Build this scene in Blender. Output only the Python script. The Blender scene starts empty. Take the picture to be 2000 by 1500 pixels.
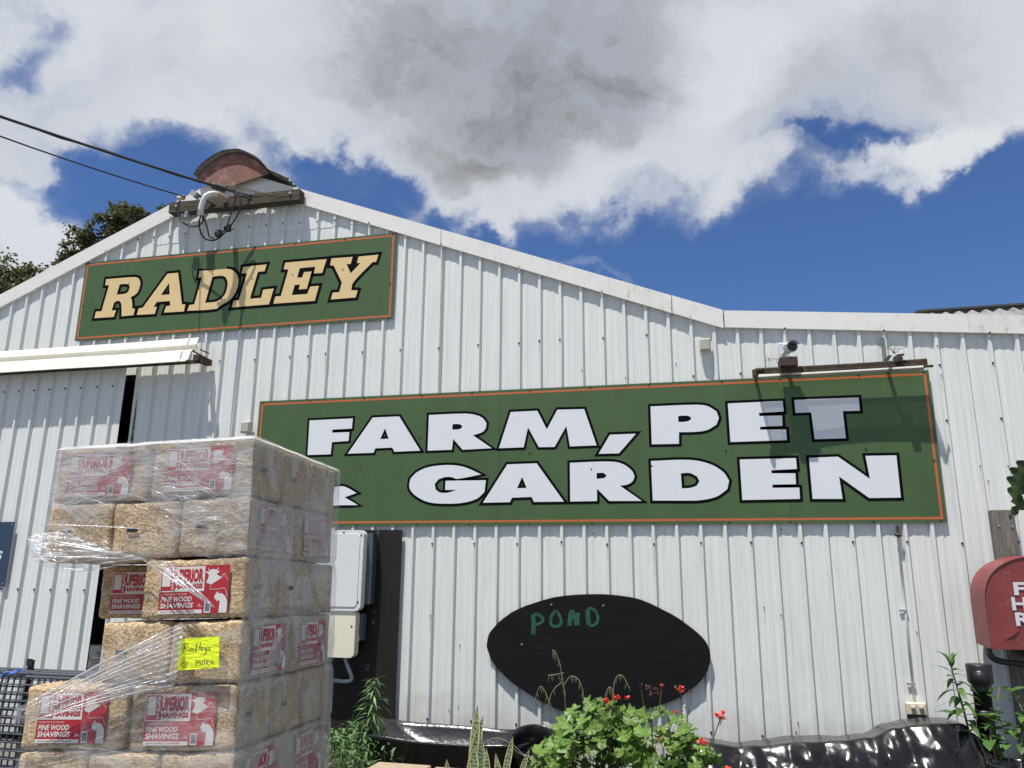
import bpy, math, random
from mathutils import Vector, Matrix, noise
from mathutils.geometry import tessellate_polygon
R = math.radians
rng = random.Random(7)
scene = bpy.context.scene
COL = scene.collection

RADLEY = [('R',[(-1.96,4.571),(-1.613,4.566),(-1.56,4.551),(-1.532,4.51),(-1.527,4.459),(-1.544,4.394),(-1.578,4.361),(-1.624,4.342),(-1.604,4.307),(-1.584,4.211),(-1.552,4.209),(-1.56,4.138),(-1.705,4.135),(-1.717,4.221),(-1.732,4.282),(-1.756,4.309),(-1.792,4.311),(-1.819,4.298),(-1.838,4.21),(-1.784,4.208),(-1.8,4.135),(-2.041,4.138),(-2.031,4.212),(-1.963,4.21),(-1.914,4.5),(-1.962,4.501)],[[(-1.78,4.497),(-1.697,4.496),(-1.661,4.479),(-1.65,4.449),(-1.663,4.406),(-1.692,4.387),(-1.803,4.384)]]),('A',[(-1.209,4.569),(-1.081,4.57),(-0.992,4.215),(-0.952,4.212),(-0.958,4.135),(-1.195,4.14),(-1.177,4.208),(-1.128,4.211),(-1.14,4.263),(-1.296,4.263),(-1.329,4.21),(-1.289,4.211),(-1.302,4.133),(-1.52,4.137),(-1.506,4.21),(-1.459,4.212)],[[(-1.175,4.464),(-1.152,4.335),(-1.256,4.337)]]),('D',[(-0.826,4.567),(-0.513,4.565),(-0.53,4.566),(-0.463,4.553),(-0.403,4.514),(-0.372,4.466),(-0.362,4.421),(-0.367,4.336),(-0.401,4.262),(-0.46,4.203),(-0.52,4.178),(-0.586,4.137),(-0.92,4.139),(-0.902,4.201),(-0.846,4.203),(-0.79,4.493),(-0.833,4.495)],[[(-0.666,4.492),(-0.555,4.492),(-0.511,4.471),(-0.485,4.422),(-0.482,4.355),(-0.498,4.291),(-0.538,4.242),(-0.595,4.214),(-0.72,4.211)]]),('L',[(-0.321,4.568),(-0.055,4.572),(-0.072,4.501),(-0.146,4.499),(-0.21,4.215),(-0.083,4.216),(-0.069,4.301),(0.049,4.305),(0.011,4.14),(-0.409,4.139),(-0.392,4.208),(-0.333,4.21),(-0.269,4.496),(-0.332,4.496)],[]),('E',[(0.154,4.573),(0.608,4.57),(0.57,4.427),(0.48,4.429),(0.49,4.5),(0.32,4.499),(0.299,4.399),(0.355,4.398),(0.37,4.453),(0.453,4.453),(0.415,4.272),(0.326,4.273),(0.337,4.324),(0.279,4.324),(0.255,4.219),(0.424,4.217),(0.45,4.293),(0.545,4.293),(0.511,4.139),(0.059,4.143),(0.074,4.218),(0.135,4.218),(0.196,4.498),(0.142,4.501)],[]),('Y',[(0.66,4.573),(0.887,4.569),(0.872,4.496),(0.828,4.497),(0.878,4.396),(0.975,4.496),(0.936,4.5),(0.951,4.566),(1.16,4.567),(1.14,4.493),(1.103,4.495),(0.909,4.297),(0.894,4.219),(0.962,4.213),(0.945,4.141),(0.682,4.14),(0.699,4.21),(0.768,4.21),(0.789,4.307),(0.69,4.494),(0.65,4.501)],[])]
RADLEY_FILL = [[(0.32,4.499),(0.49,4.5),(0.48,4.429),(0.453,4.453),(0.37,4.453),(0.355,4.398),(0.299,4.399)],[(0.279,4.324),(0.337,4.324),(0.326,4.273),(0.415,4.272),(0.45,4.293),(0.424,4.217),(0.255,4.219)],[(0.887,4.569),(0.951,4.566),(0.936,4.5),(0.975,4.496),(0.878,4.396),(0.828,4.497),(0.872,4.496)]]
GARDEN = [('F',[(0.546,2.94),(0.988,2.943),(0.985,2.847),(0.786,2.843),(0.788,2.814),(0.961,2.814),(0.958,2.731),(0.791,2.725),(0.786,2.611),(0.55,2.61)],[]),('A',[(1.187,2.943),(1.45,2.944),(1.667,2.62),(1.417,2.617),(1.395,2.656),(1.229,2.654),(1.214,2.613),(0.957,2.612)],[[(1.315,2.838),(1.356,2.74),(1.273,2.738)]]),('R',[(1.738,2.946),(2.07,2.946),(2.171,2.932),(2.246,2.899),(2.284,2.849),(2.278,2.804),(2.248,2.771),(2.16,2.745),(2.336,2.623),(2.066,2.617),(1.976,2.718),(1.966,2.62),(1.737,2.618)],[[(1.966,2.852),(2.023,2.852),(2.05,2.841),(2.058,2.826),(2.049,2.812),(2.024,2.803),(1.965,2.803)]]),('M',[(2.505,2.943),(2.747,2.945),(2.832,2.775),(2.926,2.947),(3.163,2.943),(3.266,2.621),(3.035,2.619),(3.005,2.799),(2.9,2.618),(2.761,2.62),(2.663,2.799),(2.625,2.623),(2.401,2.621)],[]),('comma',[(3.382,2.71),(3.603,2.711),(3.455,2.547),(3.282,2.548)],[]),('P',[(3.733,2.943),(4.105,2.942),(4.202,2.927),(4.275,2.878),(4.292,2.821),(4.269,2.765),(4.192,2.723),(4.105,2.711),(3.961,2.712),(3.957,2.614),(3.733,2.616)],[[(3.96,2.851),(4.035,2.851),(4.062,2.838),(4.067,2.826),(4.055,2.811),(4.022,2.8),(3.96,2.799)]]),('E',[(4.37,2.942),(4.805,2.944),(4.808,2.856),(4.612,2.851),(4.615,2.825),(4.792,2.823),(4.791,2.737),(4.613,2.735),(4.615,2.711),(4.815,2.707),(4.816,2.618),(4.373,2.616)],[]),('T',[(4.897,2.949),(5.387,2.948),(5.387,2.839),(5.259,2.84),(5.263,2.619),(5.028,2.619),(5.019,2.84),(4.898,2.84)],[]),('ampersand',[(0.933,2.311),(1.068,2.248),(0.952,2.211),(1.087,2.139),(0.818,2.134),(0.715,2.099),(0.5,2.101),(0.388,2.145),(0.368,2.219),(0.446,2.267),(0.386,2.33),(0.421,2.404),(0.541,2.445),(0.717,2.441),(0.813,2.402),(0.844,2.346),(0.807,2.298)],[[(0.534,2.352),(0.613,2.388),(0.696,2.361),(0.644,2.325)],[(0.532,2.204),(0.597,2.24),(0.763,2.165),(0.63,2.154)]]),('G',[(1.574,2.309),(1.584,2.369),(1.645,2.427),(1.757,2.47),(1.933,2.483),(2.082,2.463),(2.243,2.393),(2.023,2.358),(1.967,2.375),(1.911,2.376),(1.849,2.358),(1.815,2.317),(1.824,2.269),(1.865,2.241),(1.94,2.238),(2.019,2.26),(1.914,2.262),(1.915,2.343),(2.286,2.341),(2.276,2.239),(2.21,2.182),(2.089,2.148),(1.918,2.141),(1.756,2.158),(1.641,2.213),(1.586,2.267)],[]),('A',[(2.479,2.476),(2.741,2.479),(2.979,2.146),(2.718,2.146),(2.698,2.189),(2.523,2.185),(2.506,2.147),(2.263,2.145)],[[(2.613,2.364),(2.653,2.267),(2.568,2.266)]]),('R',[(3.033,2.476),(3.377,2.479),(3.483,2.456),(3.56,2.397),(3.581,2.346),(3.563,2.308),(3.518,2.281),(3.456,2.273),(3.635,2.143),(3.364,2.146),(3.263,2.251),(3.261,2.147),(3.033,2.146)],[[(3.262,2.383),(3.318,2.385),(3.347,2.362),(3.329,2.34),(3.261,2.333)]]),('D',[(3.721,2.475),(4.04,2.476),(4.199,2.438),(4.302,2.37),(4.345,2.298),(4.326,2.228),(4.238,2.17),(4.11,2.143),(3.972,2.141),(3.725,2.145)],[[(3.962,2.366),(4.035,2.367),(4.093,2.336),(4.109,2.297),(4.084,2.26),(4.03,2.244),(3.965,2.242)]]),('E',[(4.438,2.469),(4.874,2.47),(4.875,2.382),(4.678,2.376),(4.679,2.351),(4.86,2.347),(4.859,2.26),(4.678,2.26),(4.678,2.234),(4.882,2.233),(4.88,2.143),(4.439,2.14)],[]),('N',[(4.973,2.469),(5.191,2.473),(5.411,2.292),(5.395,2.474),(5.62,2.472),(5.619,2.143),(5.392,2.143),(5.186,2.315),(5.197,2.139),(4.975,2.142)],[])]
COV = [(-0.4109, 0.1164, 0.3766, 0.1251, 0.0319, 0.792), (0.1431, 0.1736, 0.5189, 0.1788, 0.1216, 1.08), (-0.0036, 0.0206, 0.2503, 0.1024, 0.1739, 0.72), (0.4448, 0.178, 0.2415, 0.1233, 0.1817, 1.08), (0.1841, 0.0039, 0.1561, 0.0583, 0.3196, 0.648), (0.0742, -0.0708, 0.0832, 0.0378, 0.0106, 0.576), (-0.5328, 0.0591, 0.1309, 0.0496, 0.0249, 0.288), (-0.4033, 0.0481, 0.0664, 0.0514, 0.0177, 0.432), (-0.3027, 0.0976, 0.1147, 0.0728, 0.022, 0.432), (0.445, -0.1313, 0.3761, 0.1492, 0.3886, -2.592), (0.115, -0.1404, 0.2524, 0.0614, -0.0529, -1.8), (-0.0675, -0.1164, 0.0774, 0.0388, -0.5165, -1.152), (0.5422, -0.0105, 0.0581, 0.0645, 0.4202, -1.152), (-0.2109, -0.0292, 0.1223, 0.0396, -0.2044, -1.584), (-0.2752, 0.0093, 0.0642, 0.0158, -0.3104, -0.792), (-0.1308, -0.0628, 0.0692, 0.0285, -0.3429, -0.72), (-0.4615, -0.0299, 0.0989, 0.036, -0.2287, -1.728), (-0.4081, 0.0052, 0.0384, 0.0155, -0.1756, -0.648), (-0.5195, 0.0126, 0.0465, 0.0171, 0.0119, -0.504), (-0.4328, -0.0715, 0.0944, 0.0463, 0.4379, -1.44), (-0.5488, 0.1368, 0.0386, 0.0323, 0.0478, -1.224), (0.3896, 0.0123, 0.0383, 0.013, 0.1524, -1.08), (-0.582, -0.0757, 0.0629, 0.0643, -0.0146, 2.592), (-0.5384, -0.0969, 0.042, 0.0328, -0.0187, 1.872), (0.1215, -0.1416, 0.0485, 0.0142, -0.035, 1.872), (0.3026, -0.0401, 0.0695, 0.0373, 0.3785, 1.584), (0.4662, 0.0116, 0.1163, 0.0286, 0.6192, 2.304), (-0.1084, -0.0546, 0.0574, 0.0236, 0.4793, 1.44), (0.007, -0.0904, 0.032, 0.0308, 0.6979, 1.44), (-0.054, -0.0161, 0.057, 0.0338, 0.0071, 0.72), (0.2764, -0.0133, 0.0595, 0.0241, 0.0097, 0.36)]
SHD = [(0.0445, 0.108, 0.2152, 0.1151, 0.331, 1.25), (-0.0763, 0.1512, 0.1554, 0.0601, 0.0119, 0.4), (0.0089, 0.0266, 0.1435, 0.048, 0.1735, 0.5), (0.4266, 0.1005, 0.1332, 0.0845, 0.1678, 0.45), (0.3125, 0.0398, 0.113, 0.0414, 0.1785, 0.35), (-0.4442, 0.0667, 0.1769, 0.056, 0.0232, 0.22), (-0.1868, 0.0829, 0.1201, 0.0688, 0.0147, 0.1), (0.2365, 0.1023, 0.078, 0.0928, -0.4087, -0.5), (-0.5596, -0.0586, 0.0715, 0.0584, -0.0086, -0.5), (0.4662, 0.0116, 0.1163, 0.0357, 0.6192, -0.4), (-0.2491, 0.0418, 0.1792, 0.0351, 0.0126, -0.15)]
VENT = [(-0.934, 5.602), (-0.874, 5.681), (-0.784, 5.757), (-0.644, 5.827), (-0.499, 5.836), (-0.4, 5.814), (-0.247, 5.729), (-0.157, 5.653), (-0.071, 5.555), (-0.508, 5.462), (-0.756, 5.514), (-0.926, 5.55)]
OVAL = [(2.318, 0.957), (2.334, 1.039), (2.382, 1.11), (2.491, 1.207), (2.622, 1.275), (2.731, 1.314), (2.904, 1.361), (3.097, 1.384), (3.35, 1.388), (3.597, 1.351), (3.836, 1.245), (3.953, 1.173), (4.036, 1.105), (4.103, 1.031), (4.13, 0.94), (4.114, 0.864), (4.072, 0.78), (3.97, 0.682), (3.81, 0.59), (3.571, 0.516), (3.29, 0.481), (3.065, 0.459), (2.9, 0.497), (2.711, 0.582), (2.496, 0.711), (2.372, 0.838)]
POND = [[(2.717, 1.061), (2.719, 1.144), (2.715, 1.218)], [(2.707, 1.203), (2.74, 1.22), (2.779, 1.208), (2.8, 1.183), (2.779, 1.153), (2.724, 1.134)], [(2.907, 1.254), (2.872, 1.213), (2.864, 1.155), (2.887, 1.13), (2.933, 1.135), (2.952, 1.171), (2.937, 1.215), (2.911, 1.254)], [(3.019, 1.137), (3.025, 1.195), (3.039, 1.26)], [(3.039, 1.26), (3.056, 1.21), (3.071, 1.174), (3.08, 1.142)], [(3.08, 1.142), (3.086, 1.196), (3.089, 1.239)], [(3.18, 1.147), (3.173, 1.198), (3.171, 1.27)], [(3.171, 1.273), (3.212, 1.271), (3.246, 1.235), (3.252, 1.185), (3.222, 1.145), (3.18, 1.144)]]
REARROOF = [(6.624, 2.2, 4.332), (7.519, 2.2, 4.324), (6.781, 2.2, 4.298)]
SKYAX = [[0.97237, 0.233445, 0.0], [0.116723, -0.486185, 0.866025], [-0.20217, 0.842097, 0.5]]


# ------------------------------------------------------------------ camera
cam = bpy.data.cameras.new('camera'); cam.sensor_width = 36; cam.lens = 27.368
cam.clip_start = .05; cam.clip_end = 2000
camo = bpy.data.objects.new('camera', cam); COL.objects.link(camo)
yaw, pitch, roll = -0.236827, 0.238384, 0.008369
fwd = Vector((math.sin(yaw)*math.cos(pitch), math.cos(yaw)*math.cos(pitch), math.sin(pitch)))
r0 = Vector((math.cos(yaw), -math.sin(yaw), 0)); u0 = r0.cross(fwd)
rt = r0*math.cos(roll)+u0*math.sin(roll); up = -r0*math.sin(roll)+u0*math.cos(roll)
camo.matrix_world = Matrix(((rt.x, up.x, -fwd.x, 4.1072), (rt.y, up.y, -fwd.y, -6.6035), (rt.z, up.z, -fwd.z, 1.55), (0, 0, 0, 1)))
scene.camera = camo
scene.render.resolution_x, scene.render.resolution_y = 1024, 768
vs = scene.view_settings; vs.view_transform = 'Standard'; vs.look = 'None'; vs.exposure = 0.27; vs.gamma = 1; vs.use_curve_mapping = False
scene.render.engine = 'CYCLES'
scene.cycles.max_bounces = 8; scene.cycles.transparent_max_bounces = 16

# ------------------------------------------------------------------ sun
LIGHT = Vector((.17, .33, -1)).normalized()
sl = bpy.data.lights.new('sun', 'SUN'); sl.energy = 5.0; sl.angle = R(.53); sl.color = (1, .965, .91)
so = bpy.data.objects.new('sun', sl); COL.objects.link(so); so.rotation_euler = LIGHT.to_track_quat('-Z', 'Y').to_euler(); so.location = (0, -10, 30)

# ------------------------------------------------------------------ sky: real sky model behind a procedural cloud layer
SKY_STRENGTH = .083
world = bpy.data.worlds.new('World'); scene.world = world; world.use_nodes = True
nt = world.node_tree; N = nt.nodes; LK = nt.links
for n in list(N): N.remove(n)
def node(tree, typ, ins=None, **kw):
    n = tree.nodes.new(typ)
    for k, v in kw.items(): setattr(n, k, v)
    for k, v in (ins or {}).items():
        if isinstance(v, bpy.types.NodeSocket): tree.links.new(v, n.inputs[k])
        else: n.inputs[k].default_value = v
    return n
def wmath(op, a, b=0.0, c=None):
    n = node(nt, 'ShaderNodeMath', {0: a, 1: b}, operation=op)
    if c is not None: n.inputs[2].default_value = c
    return n.outputs[0]
geo = node(nt, 'ShaderNodeTexCoord').outputs['Generated']
def dot(v): return node(nt, 'ShaderNodeVectorMath', {0: geo, 1: v}, operation='DOT_PRODUCT').outputs['Value']
den = wmath('MAXIMUM', wmath('ADD', dot(SKYAX[2]), 1.0), .05)
su = wmath('DIVIDE', wmath('MULTIPLY', dot(SKYAX[0]), 2.0), den); sv = wmath('DIVIDE', wmath('MULTIPLY', dot(SKYAX[1]), 2.0), den)
P0 = node(nt, 'ShaderNodeCombineXYZ', {0: su, 1: sv}).outputs[0]
warp = node(nt, 'ShaderNodeTexNoise', {'Vector': P0, 'Scale': 5.0, 'Detail': 6.0, 'Roughness': .6})
wv = node(nt, 'ShaderNodeVectorMath', {0: warp.outputs['Color'], 1: (.5, .5, .5)}, operation='SUBTRACT').outputs[0]
wv = node(nt, 'ShaderNodeVectorMath', {0: wv, 'Scale': .30}, operation='SCALE').outputs[0]
P1 = node(nt, 'ShaderNodeVectorMath', {0: P0, 1: wv}, operation='ADD').outputs[0]
def field(blobs, src):
    acc = None
    for (x, y, rx, ry, t, w) in blobs:
        m = node(nt, 'ShaderNodeMapping', {'Vector': src, 'Location': (x, y, 0), 'Rotation': (0, 0, t), 'Scale': (rx, ry, 1)}, vector_type='TEXTURE')
        l = node(nt, 'ShaderNodeVectorMath', {0: m.outputs[0]}, operation='LENGTH').outputs['Value']
        mr = node(nt, 'ShaderNodeMapRange', {'Value': l, 1: 0.15, 2: 1.5, 3: w, 4: 0.0}, interpolation_type='SMOOTHSTEP').outputs[0]
        acc = mr if acc is None else wmath('ADD', acc, mr)
    return acc
cov = field(COV, P1)
cov0 = cov
nmap = node(nt, 'ShaderNodeMapping', {'Vector': P1, 'Rotation': (0, 0, R(-30)), 'Scale': (.6, 1.3, 1)}).outputs[0]
nz = node(nt, 'ShaderNodeTexNoise', {'Vector': nmap, 'Scale': 9.0, 'Detail': 11.0, 'Roughness': .6}).outputs[0]
nb = node(nt, 'ShaderNodeTexNoise', {'Vector': P1, 'Scale': 3.2, 'Detail': 5.0, 'Roughness': .5}).outputs[0]
cov = wmath('ADD', cov, wmath('MULTIPLY', wmath('SUBTRACT', nz, .5), 4.0))
cov = wmath('ADD', wmath('ADD', cov, .02), wmath('MULTIPLY', wmath('SUBTRACT', nb, .5), 1.0))
cover = node(nt, 'ShaderNodeMapRange', {'Value': cov, 1: -.7, 2: 1.45, 3: 0.0, 4: 1.0}, interpolation_type='SMOOTHSTEP').outputs[0]
cover = wmath('MULTIPLY', cover, node(nt, 'ShaderNodeMapRange', {'Value': nb, 1: .32, 2: .62, 3: .80, 4: 1.0}).outputs[0])
veil = node(nt, 'ShaderNodeMapRange', {'Value': wmath('ADD', cov0, wmath('MULTIPLY', wmath('SUBTRACT', nb, .5), 2.2)), 1: -1.5, 2: 1.2, 3: 0.0, 4: .36}, interpolation_type='SMOOTHSTEP').outputs[0]
cover = wmath('SUBTRACT', 1.0, wmath('MULTIPLY', wmath('SUBTRACT', 1.0, cover), wmath('SUBTRACT', 1.0, veil)))
shd = field(SHD, P1)
n2 = node(nt, 'ShaderNodeTexNoise', {'Vector': P1, 'Scale': 4.0, 'Detail': 3.5, 'Roughness': .45}).outputs[0]
shd = wmath('ADD', wmath('ADD', shd, .16), wmath('MULTIPLY', wmath('SUBTRACT', n2, .5), .75))
shd = wmath('MULTIPLY', wmath('MULTIPLY', shd, .72), node(nt, 'ShaderNodeMapRange', {'Value': cov, 1: .3, 2: 2.0, 3: .15, 4: 1.0}).outputs[0])
ramp = node(nt, 'ShaderNodeValToRGB', {0: shd})
ce = ramp.color_ramp.elements
ce[0].position = 0.0; ce[0].color = (.80, .83, .87, 1)
ce[1].position = 1.0; ce[1].color = (.27, .272, .28, 1)
e = ce.new(.45); e.color = (.50, .52, .555, 1); e = ce.new(.2); e.color = (.68, .71, .76, 1)
sky = node(nt, 'ShaderNodeTexSky', sky_type='NISHITA', sun_disc=False, sun_elevation=R(69.6), sun_rotation=R(207))
sky.air_density = 1.0; sky.dust_density = .4; sky.ozone_density = 2.5
tint = node(nt, 'ShaderNodeMix', {0: 1.0, 6: sky.outputs[0], 7: (.57, .76, 1.08, 1)}, data_type='RGBA', blend_type='MULTIPLY').outputs[2]
cs = node(nt, 'ShaderNodeVectorMath', {0: ramp.outputs[0], 'Scale': .76/SKY_STRENGTH}, operation='SCALE').outputs[0]
mixc = node(nt, 'ShaderNodeMix', {0: cover, 6: tint, 7: cs}, data_type='RGBA').outputs[2]
bg = node(nt, 'ShaderNodeBackground', {'Color': mixc, 'Strength': SKY_STRENGTH})
node(nt, 'ShaderNodeOutputWorld', {0: bg.outputs[0]})
world.cycles.sampling_method = 'MANUAL'; world.cycles.sample_map_resolution = 512

# ------------------------------------------------------------------ materials
MATS = {}
def pmat(name, base, rough=.55, metal=0.0, var=.12, scale=6.0, stretch=(1, 1, 1), bump=0.0, bscale=80.0, bstretch=(1, 1, 1), spec=.5, c2=None, lo=.4, hi=.65, detail=6.0, coat=0.0, alpha=None):
    """base colour broken up by noise; c2 = second colour that shows in patches (dirt, moss, rust)"""
    m = bpy.data.materials.new(name); m.use_nodes = True; t = m.node_tree
    b = t.nodes['Principled BSDF']
    tc = node(t, 'ShaderNodeTexCoord').outputs['Object']
    oi = node(t, 'ShaderNodeObjectInfo').outputs['Random']
    sh = node(t, 'ShaderNodeVectorMath', {0: tc, 1: node(t, 'ShaderNodeVectorMath', {0: (3.1, 5.7, 4.3), 'Scale': oi}, operation='SCALE').outputs[0]}, operation='ADD').outputs[0]
    mp = node(t, 'ShaderNodeMapping', {'Vector': sh, 'Scale': stretch}).outputs[0]
    nz = node(t, 'ShaderNodeTexNoise', {'Vector': mp, 'Scale': scale, 'Detail': detail, 'Roughness': .6}).outputs[0]
    rp = node(t, 'ShaderNodeValToRGB', {0: nz}); ee = rp.color_ramp.elements
    ee[0].position = .25; ee[1].position = .75
    ee[0].color = tuple(max(0, c*(1-var)) for c in base)+(1,); ee[1].color = tuple(min(1, c*(1+var)) for c in base)+(1,)
    col = rp.outputs[0]
    if c2 is not None:
        nz2 = node(t, 'ShaderNodeTexNoise', {'Vector': mp, 'Scale': scale*1.7, 'Detail': 8.0, 'Roughness': .68}).outputs[0]
        f = node(t, 'ShaderNodeMapRange', {'Value': nz2, 1: lo, 2: hi}).outputs[0]
        col = node(t, 'ShaderNodeMix', {0: f, 6: col, 7: tuple(c2)+(1,)}, data_type='RGBA').outputs[2]
    t.links.new(col, b.inputs['Base Color'])
    b.inputs['Roughness'].default_value = rough; b.inputs['Metallic'].default_value = metal; b.inputs['Specular IOR Level'].default_value = spec
    b.inputs['Coat Weight'].default_value = coat
    if bump:
        mb = node(t, 'ShaderNodeMapping', {'Vector': sh, 'Scale': bstretch}).outputs[0]
        bn = node(t, 'ShaderNodeTexNoise', {'Vector': mb, 'Scale': bscale, 'Detail': 4.0}).outputs[0]
        bp = node(t, 'ShaderNodeBump', {'Height': bn, 'Strength': bump, 'Distance': .01}).outputs[0]
        t.links.new(bp, b.inputs['Normal'])
    MATS[name] = m; return m

clad_m = pmat('white_cladding', (.675, .69, .66), .42, var=.07, scale=3.0, stretch=(9, 9, .35), c2=(.48, .47, .43), lo=.55, hi=.85, spec=.35)
def splash(m):
    t = m.node_tree; b = t.nodes['Principled BSDF']; col = b.inputs['Base Color'].links[0].from_socket
    p = node(t, 'ShaderNodeTexCoord').outputs['Object']; z = node(t, 'ShaderNodeSeparateXYZ', {0: p}).outputs[2]
    n_ = node(t, 'ShaderNodeTexNoise', {'Vector': p, 'Scale': 5.0, 'Detail': 8.0, 'Roughness': .65}).outputs[0]
    zz = node(t, 'ShaderNodeMath', {0: z, 1: node(t, 'ShaderNodeMath', {0: n_, 1: -.9}, operation='MULTIPLY').outputs[0]}, operation='ADD').outputs[0]
    f = node(t, 'ShaderNodeMapRange', {'Value': zz, 1: -.35, 2: .15, 3: .45, 4: .0}).outputs[0]
    mx = node(t, 'ShaderNodeMix', {0: f, 6: col, 7: (.30, .27, .22, 1)}, data_type='RGBA').outputs[2]
    # dark scuffs and specks
    n2_ = node(t, 'ShaderNodeTexNoise', {'Vector': node(t, 'ShaderNodeMapping', {'Vector': p, 'Scale': (30, 30, 9)}).outputs[0], 'Scale': 1.0, 'Detail': 5.0, 'Roughness': .7}).outputs[0]
    f2 = node(t, 'ShaderNodeMapRange', {'Value': n2_, 1: .70, 2: .76, 3: 0.0, 4: .45}).outputs[0]
    mx = node(t, 'ShaderNodeMix', {0: f2, 6: mx, 7: (.30, .29, .26, 1)}, data_type='RGBA').outputs[2]
    t.links.new(mx, b.inputs['Base Color'])
splash(clad_m)
barge_m = pmat('cream_capping', (.72, .71, .66), .45, var=.05, scale=4.0, stretch=(2.2, 2.2, 2.2), c2=(.44, .41, .32), lo=.60, hi=.80, spec=.35)
moss_cap_m = pmat('stained_capping', (.68, .67, .61), .6, var=.08, scale=7.0, stretch=(2, 2, .7), c2=(.22, .18, .09), lo=.56, hi=.74)
light_stain_m = pmat('speckled_capping', (.70, .69, .64), .5, var=.06, scale=9.0, stretch=(2, 2, .8), c2=(.30, .27, .2), lo=.60, hi=.80)
green_m = pmat('sign_green', (.058, .108, .038), .45, var=.12, scale=1.6, stretch=(3, 3, .8), c2=(.085, .125, .065), lo=.56, hi=.9, spec=.4)
cream_m = pmat('letter_cream', (.68, .51, .25), .4, var=.04)
black_m = pmat('letter_black', (.0045, .0045, .005), .85, spec=.05, var=.2)
white_m = pmat('letter_white', (.68, .70, .72), .35, var=.02)
orange_m = pmat('border_orange', (.48, .12, .04), .4, var=.06)
grey_lip_m = pmat('grey_lip', (.16, .15, .125), .7, var=.25, scale=12)
strap_m = pmat('dull_strap', (.15, .16, .165), .6, var=.2, scale=12)
rust_m = pmat('rusty_steel', (.045, .027, .02), .85, var=.4, scale=14, c2=(.11, .08, .025), lo=.48, hi=.70, bump=.4)
trayback_m = pmat('tray_white', (.55, .53, .47), .6, var=.12, scale=10)
screw_m = pmat('screw_steel', (.035, .03, .028), .6, var=.3)
streak_m = pmat('rust_streak', (.56, .50, .42), .7, var=.2, scale=20)
galv_m = pmat('galvanised', (.33, .35, .36), .5, metal=.3, var=.15, scale=14)
timber_m = pmat('weathered_timber', (.05, .042, .03), .9, var=.4, scale=9, stretch=(.7, 4, 4), c2=(.11, .085, .014), lo=.52, hi=.7, bump=.8, bscale=50, bstretch=(.2, 2, 2))
post_m = pmat('grey_timber', (.16, .145, .125), .9, var=.45, scale=11, stretch=(5, 5, .5), bump=.8, bscale=50, bstretch=(3, 3, .2))
terra_m = pmat('rust_red_sheet', (.20, .095, .07), .85, var=.22, scale=7, c2=(.33, .19, .15), lo=.50, hi=.66, bump=.3, bscale=20)
oldroof_m = pmat('old_roofing', (.23, .23, .22), .8, var=.3, scale=6, c2=(.10, .095, .085), lo=.48, hi=.68)
pvc_m = pmat('white_pvc', (.72, .72, .71), .4, var=.05)
pvcend_m = pmat('sun_browned_pvc', (.55, .37, .25), .6, var=.1)
cable_m = pmat('black_cable', (.015, .015, .016), .55, var=.2)
insul_m = pmat('brown_insulator', (.05, .045, .03), .6, var=.3, scale=20)
beige_m = pmat('beige_plastic', (.52, .49, .39), .5, var=.07)
agedplate_m = pmat('yellowed_plastic', (.60, .52, .38), .5, var=.1)
grey_m = pmat('grey_paint', (.30, .32, .35), .5, var=.08)
lens_m = pmat('dark_glass', (.01, .01, .012), .08, var=.1, spec=.7)
camwhite_m = pmat('camera_white', (.55, .57, .6), .35, var=.04)
ply_m = pmat('formply_black', (.013, .011, .010), .6, var=.3, scale=5, stretch=(3, 3, .6), spec=.3)
plytext_m = pmat('formply_print', (.13, .13, .125), .7, var=.3, scale=40)
inv_m = pmat('inverter_white', (.66, .68, .665), .35, var=.03)
invcream_m = pmat('inverter_cream', (.72, .69, .53), .4, var=.04)
yel_m = pmat('warning_yellow', (.6, .5, .03), .5, var=.05)
def translucent_sheet():
    m = bpy.data.materials.new('translucent_sheet'); m.use_nodes = True; t = m.node_tree
    tl = node(t, 'ShaderNodeBsdfTranslucent', {'Color': (.8, .8, .76, 1)}); df = node(t, 'ShaderNodeBsdfDiffuse', {'Color': (.7, .69, .64, 1)})
    tr = node(t, 'ShaderNodeBsdfTransparent', {'Color': (.9, .9, .88, 1)})
    a = node(t, 'ShaderNodeMixShader', {0: .5, 1: tl.outputs[0], 2: df.outputs[0]}); o = node(t, 'ShaderNodeMixShader', {0: .2, 1: a.outputs[0], 2: tr.outputs[0]})
    t.links.new(o.outputs[0], t.nodes['Material Output'].inputs[0]); return m
reflector_m = translucent_sheet()
oval_m = pmat('black_board', (.0075, .0075, .008), .7, c2=(.03, .03, .031), lo=.60, hi=.78, var=.35, scale=7, stretch=(.5, 4, 4), bump=.14, bscale=60, bstretch=(.12, 2, 2), spec=.15)
ovaledge_m = pmat('board_edge', (.05, .022, .014), .8, var=.3)
brush_m = pmat('green_brush_paint', (.011, .09, .045), .5, var=.35, scale=26, stretch=(.4, 2, 2), c2=(.012, .028, .02), lo=.50, hi=.64)
navy_m = pmat('navy_board', (.022, .046, .088), .35, var=.06)
wire_m = pmat('grey_wire', (.075, .085, .095), .55, metal=.2, var=.15, scale=30)
twine_m = pmat('blue_twine', (.08, .16, .5), .7, var=.2)
shav_m = None
red_m = pmat('label_red', (.37, .018, .026), .5, var=.1, scale=10)
lwhite_m = pmat('label_white', (.62, .60, .57), .5, var=.05)
lgrey_m = pmat('label_barcode', (.11, .15, .19), .5, var=.3, scale=60, stretch=(.1, 1, 4))
tape_m = pmat('black_tape', (.016, .018, .025), .4, var=.2)
note_m = pmat('fluoro_yellow', (.80, .95, .02), .6, var=.03, bump=.5, bscale=30, bstretch=(1, 1, 3))
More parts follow.
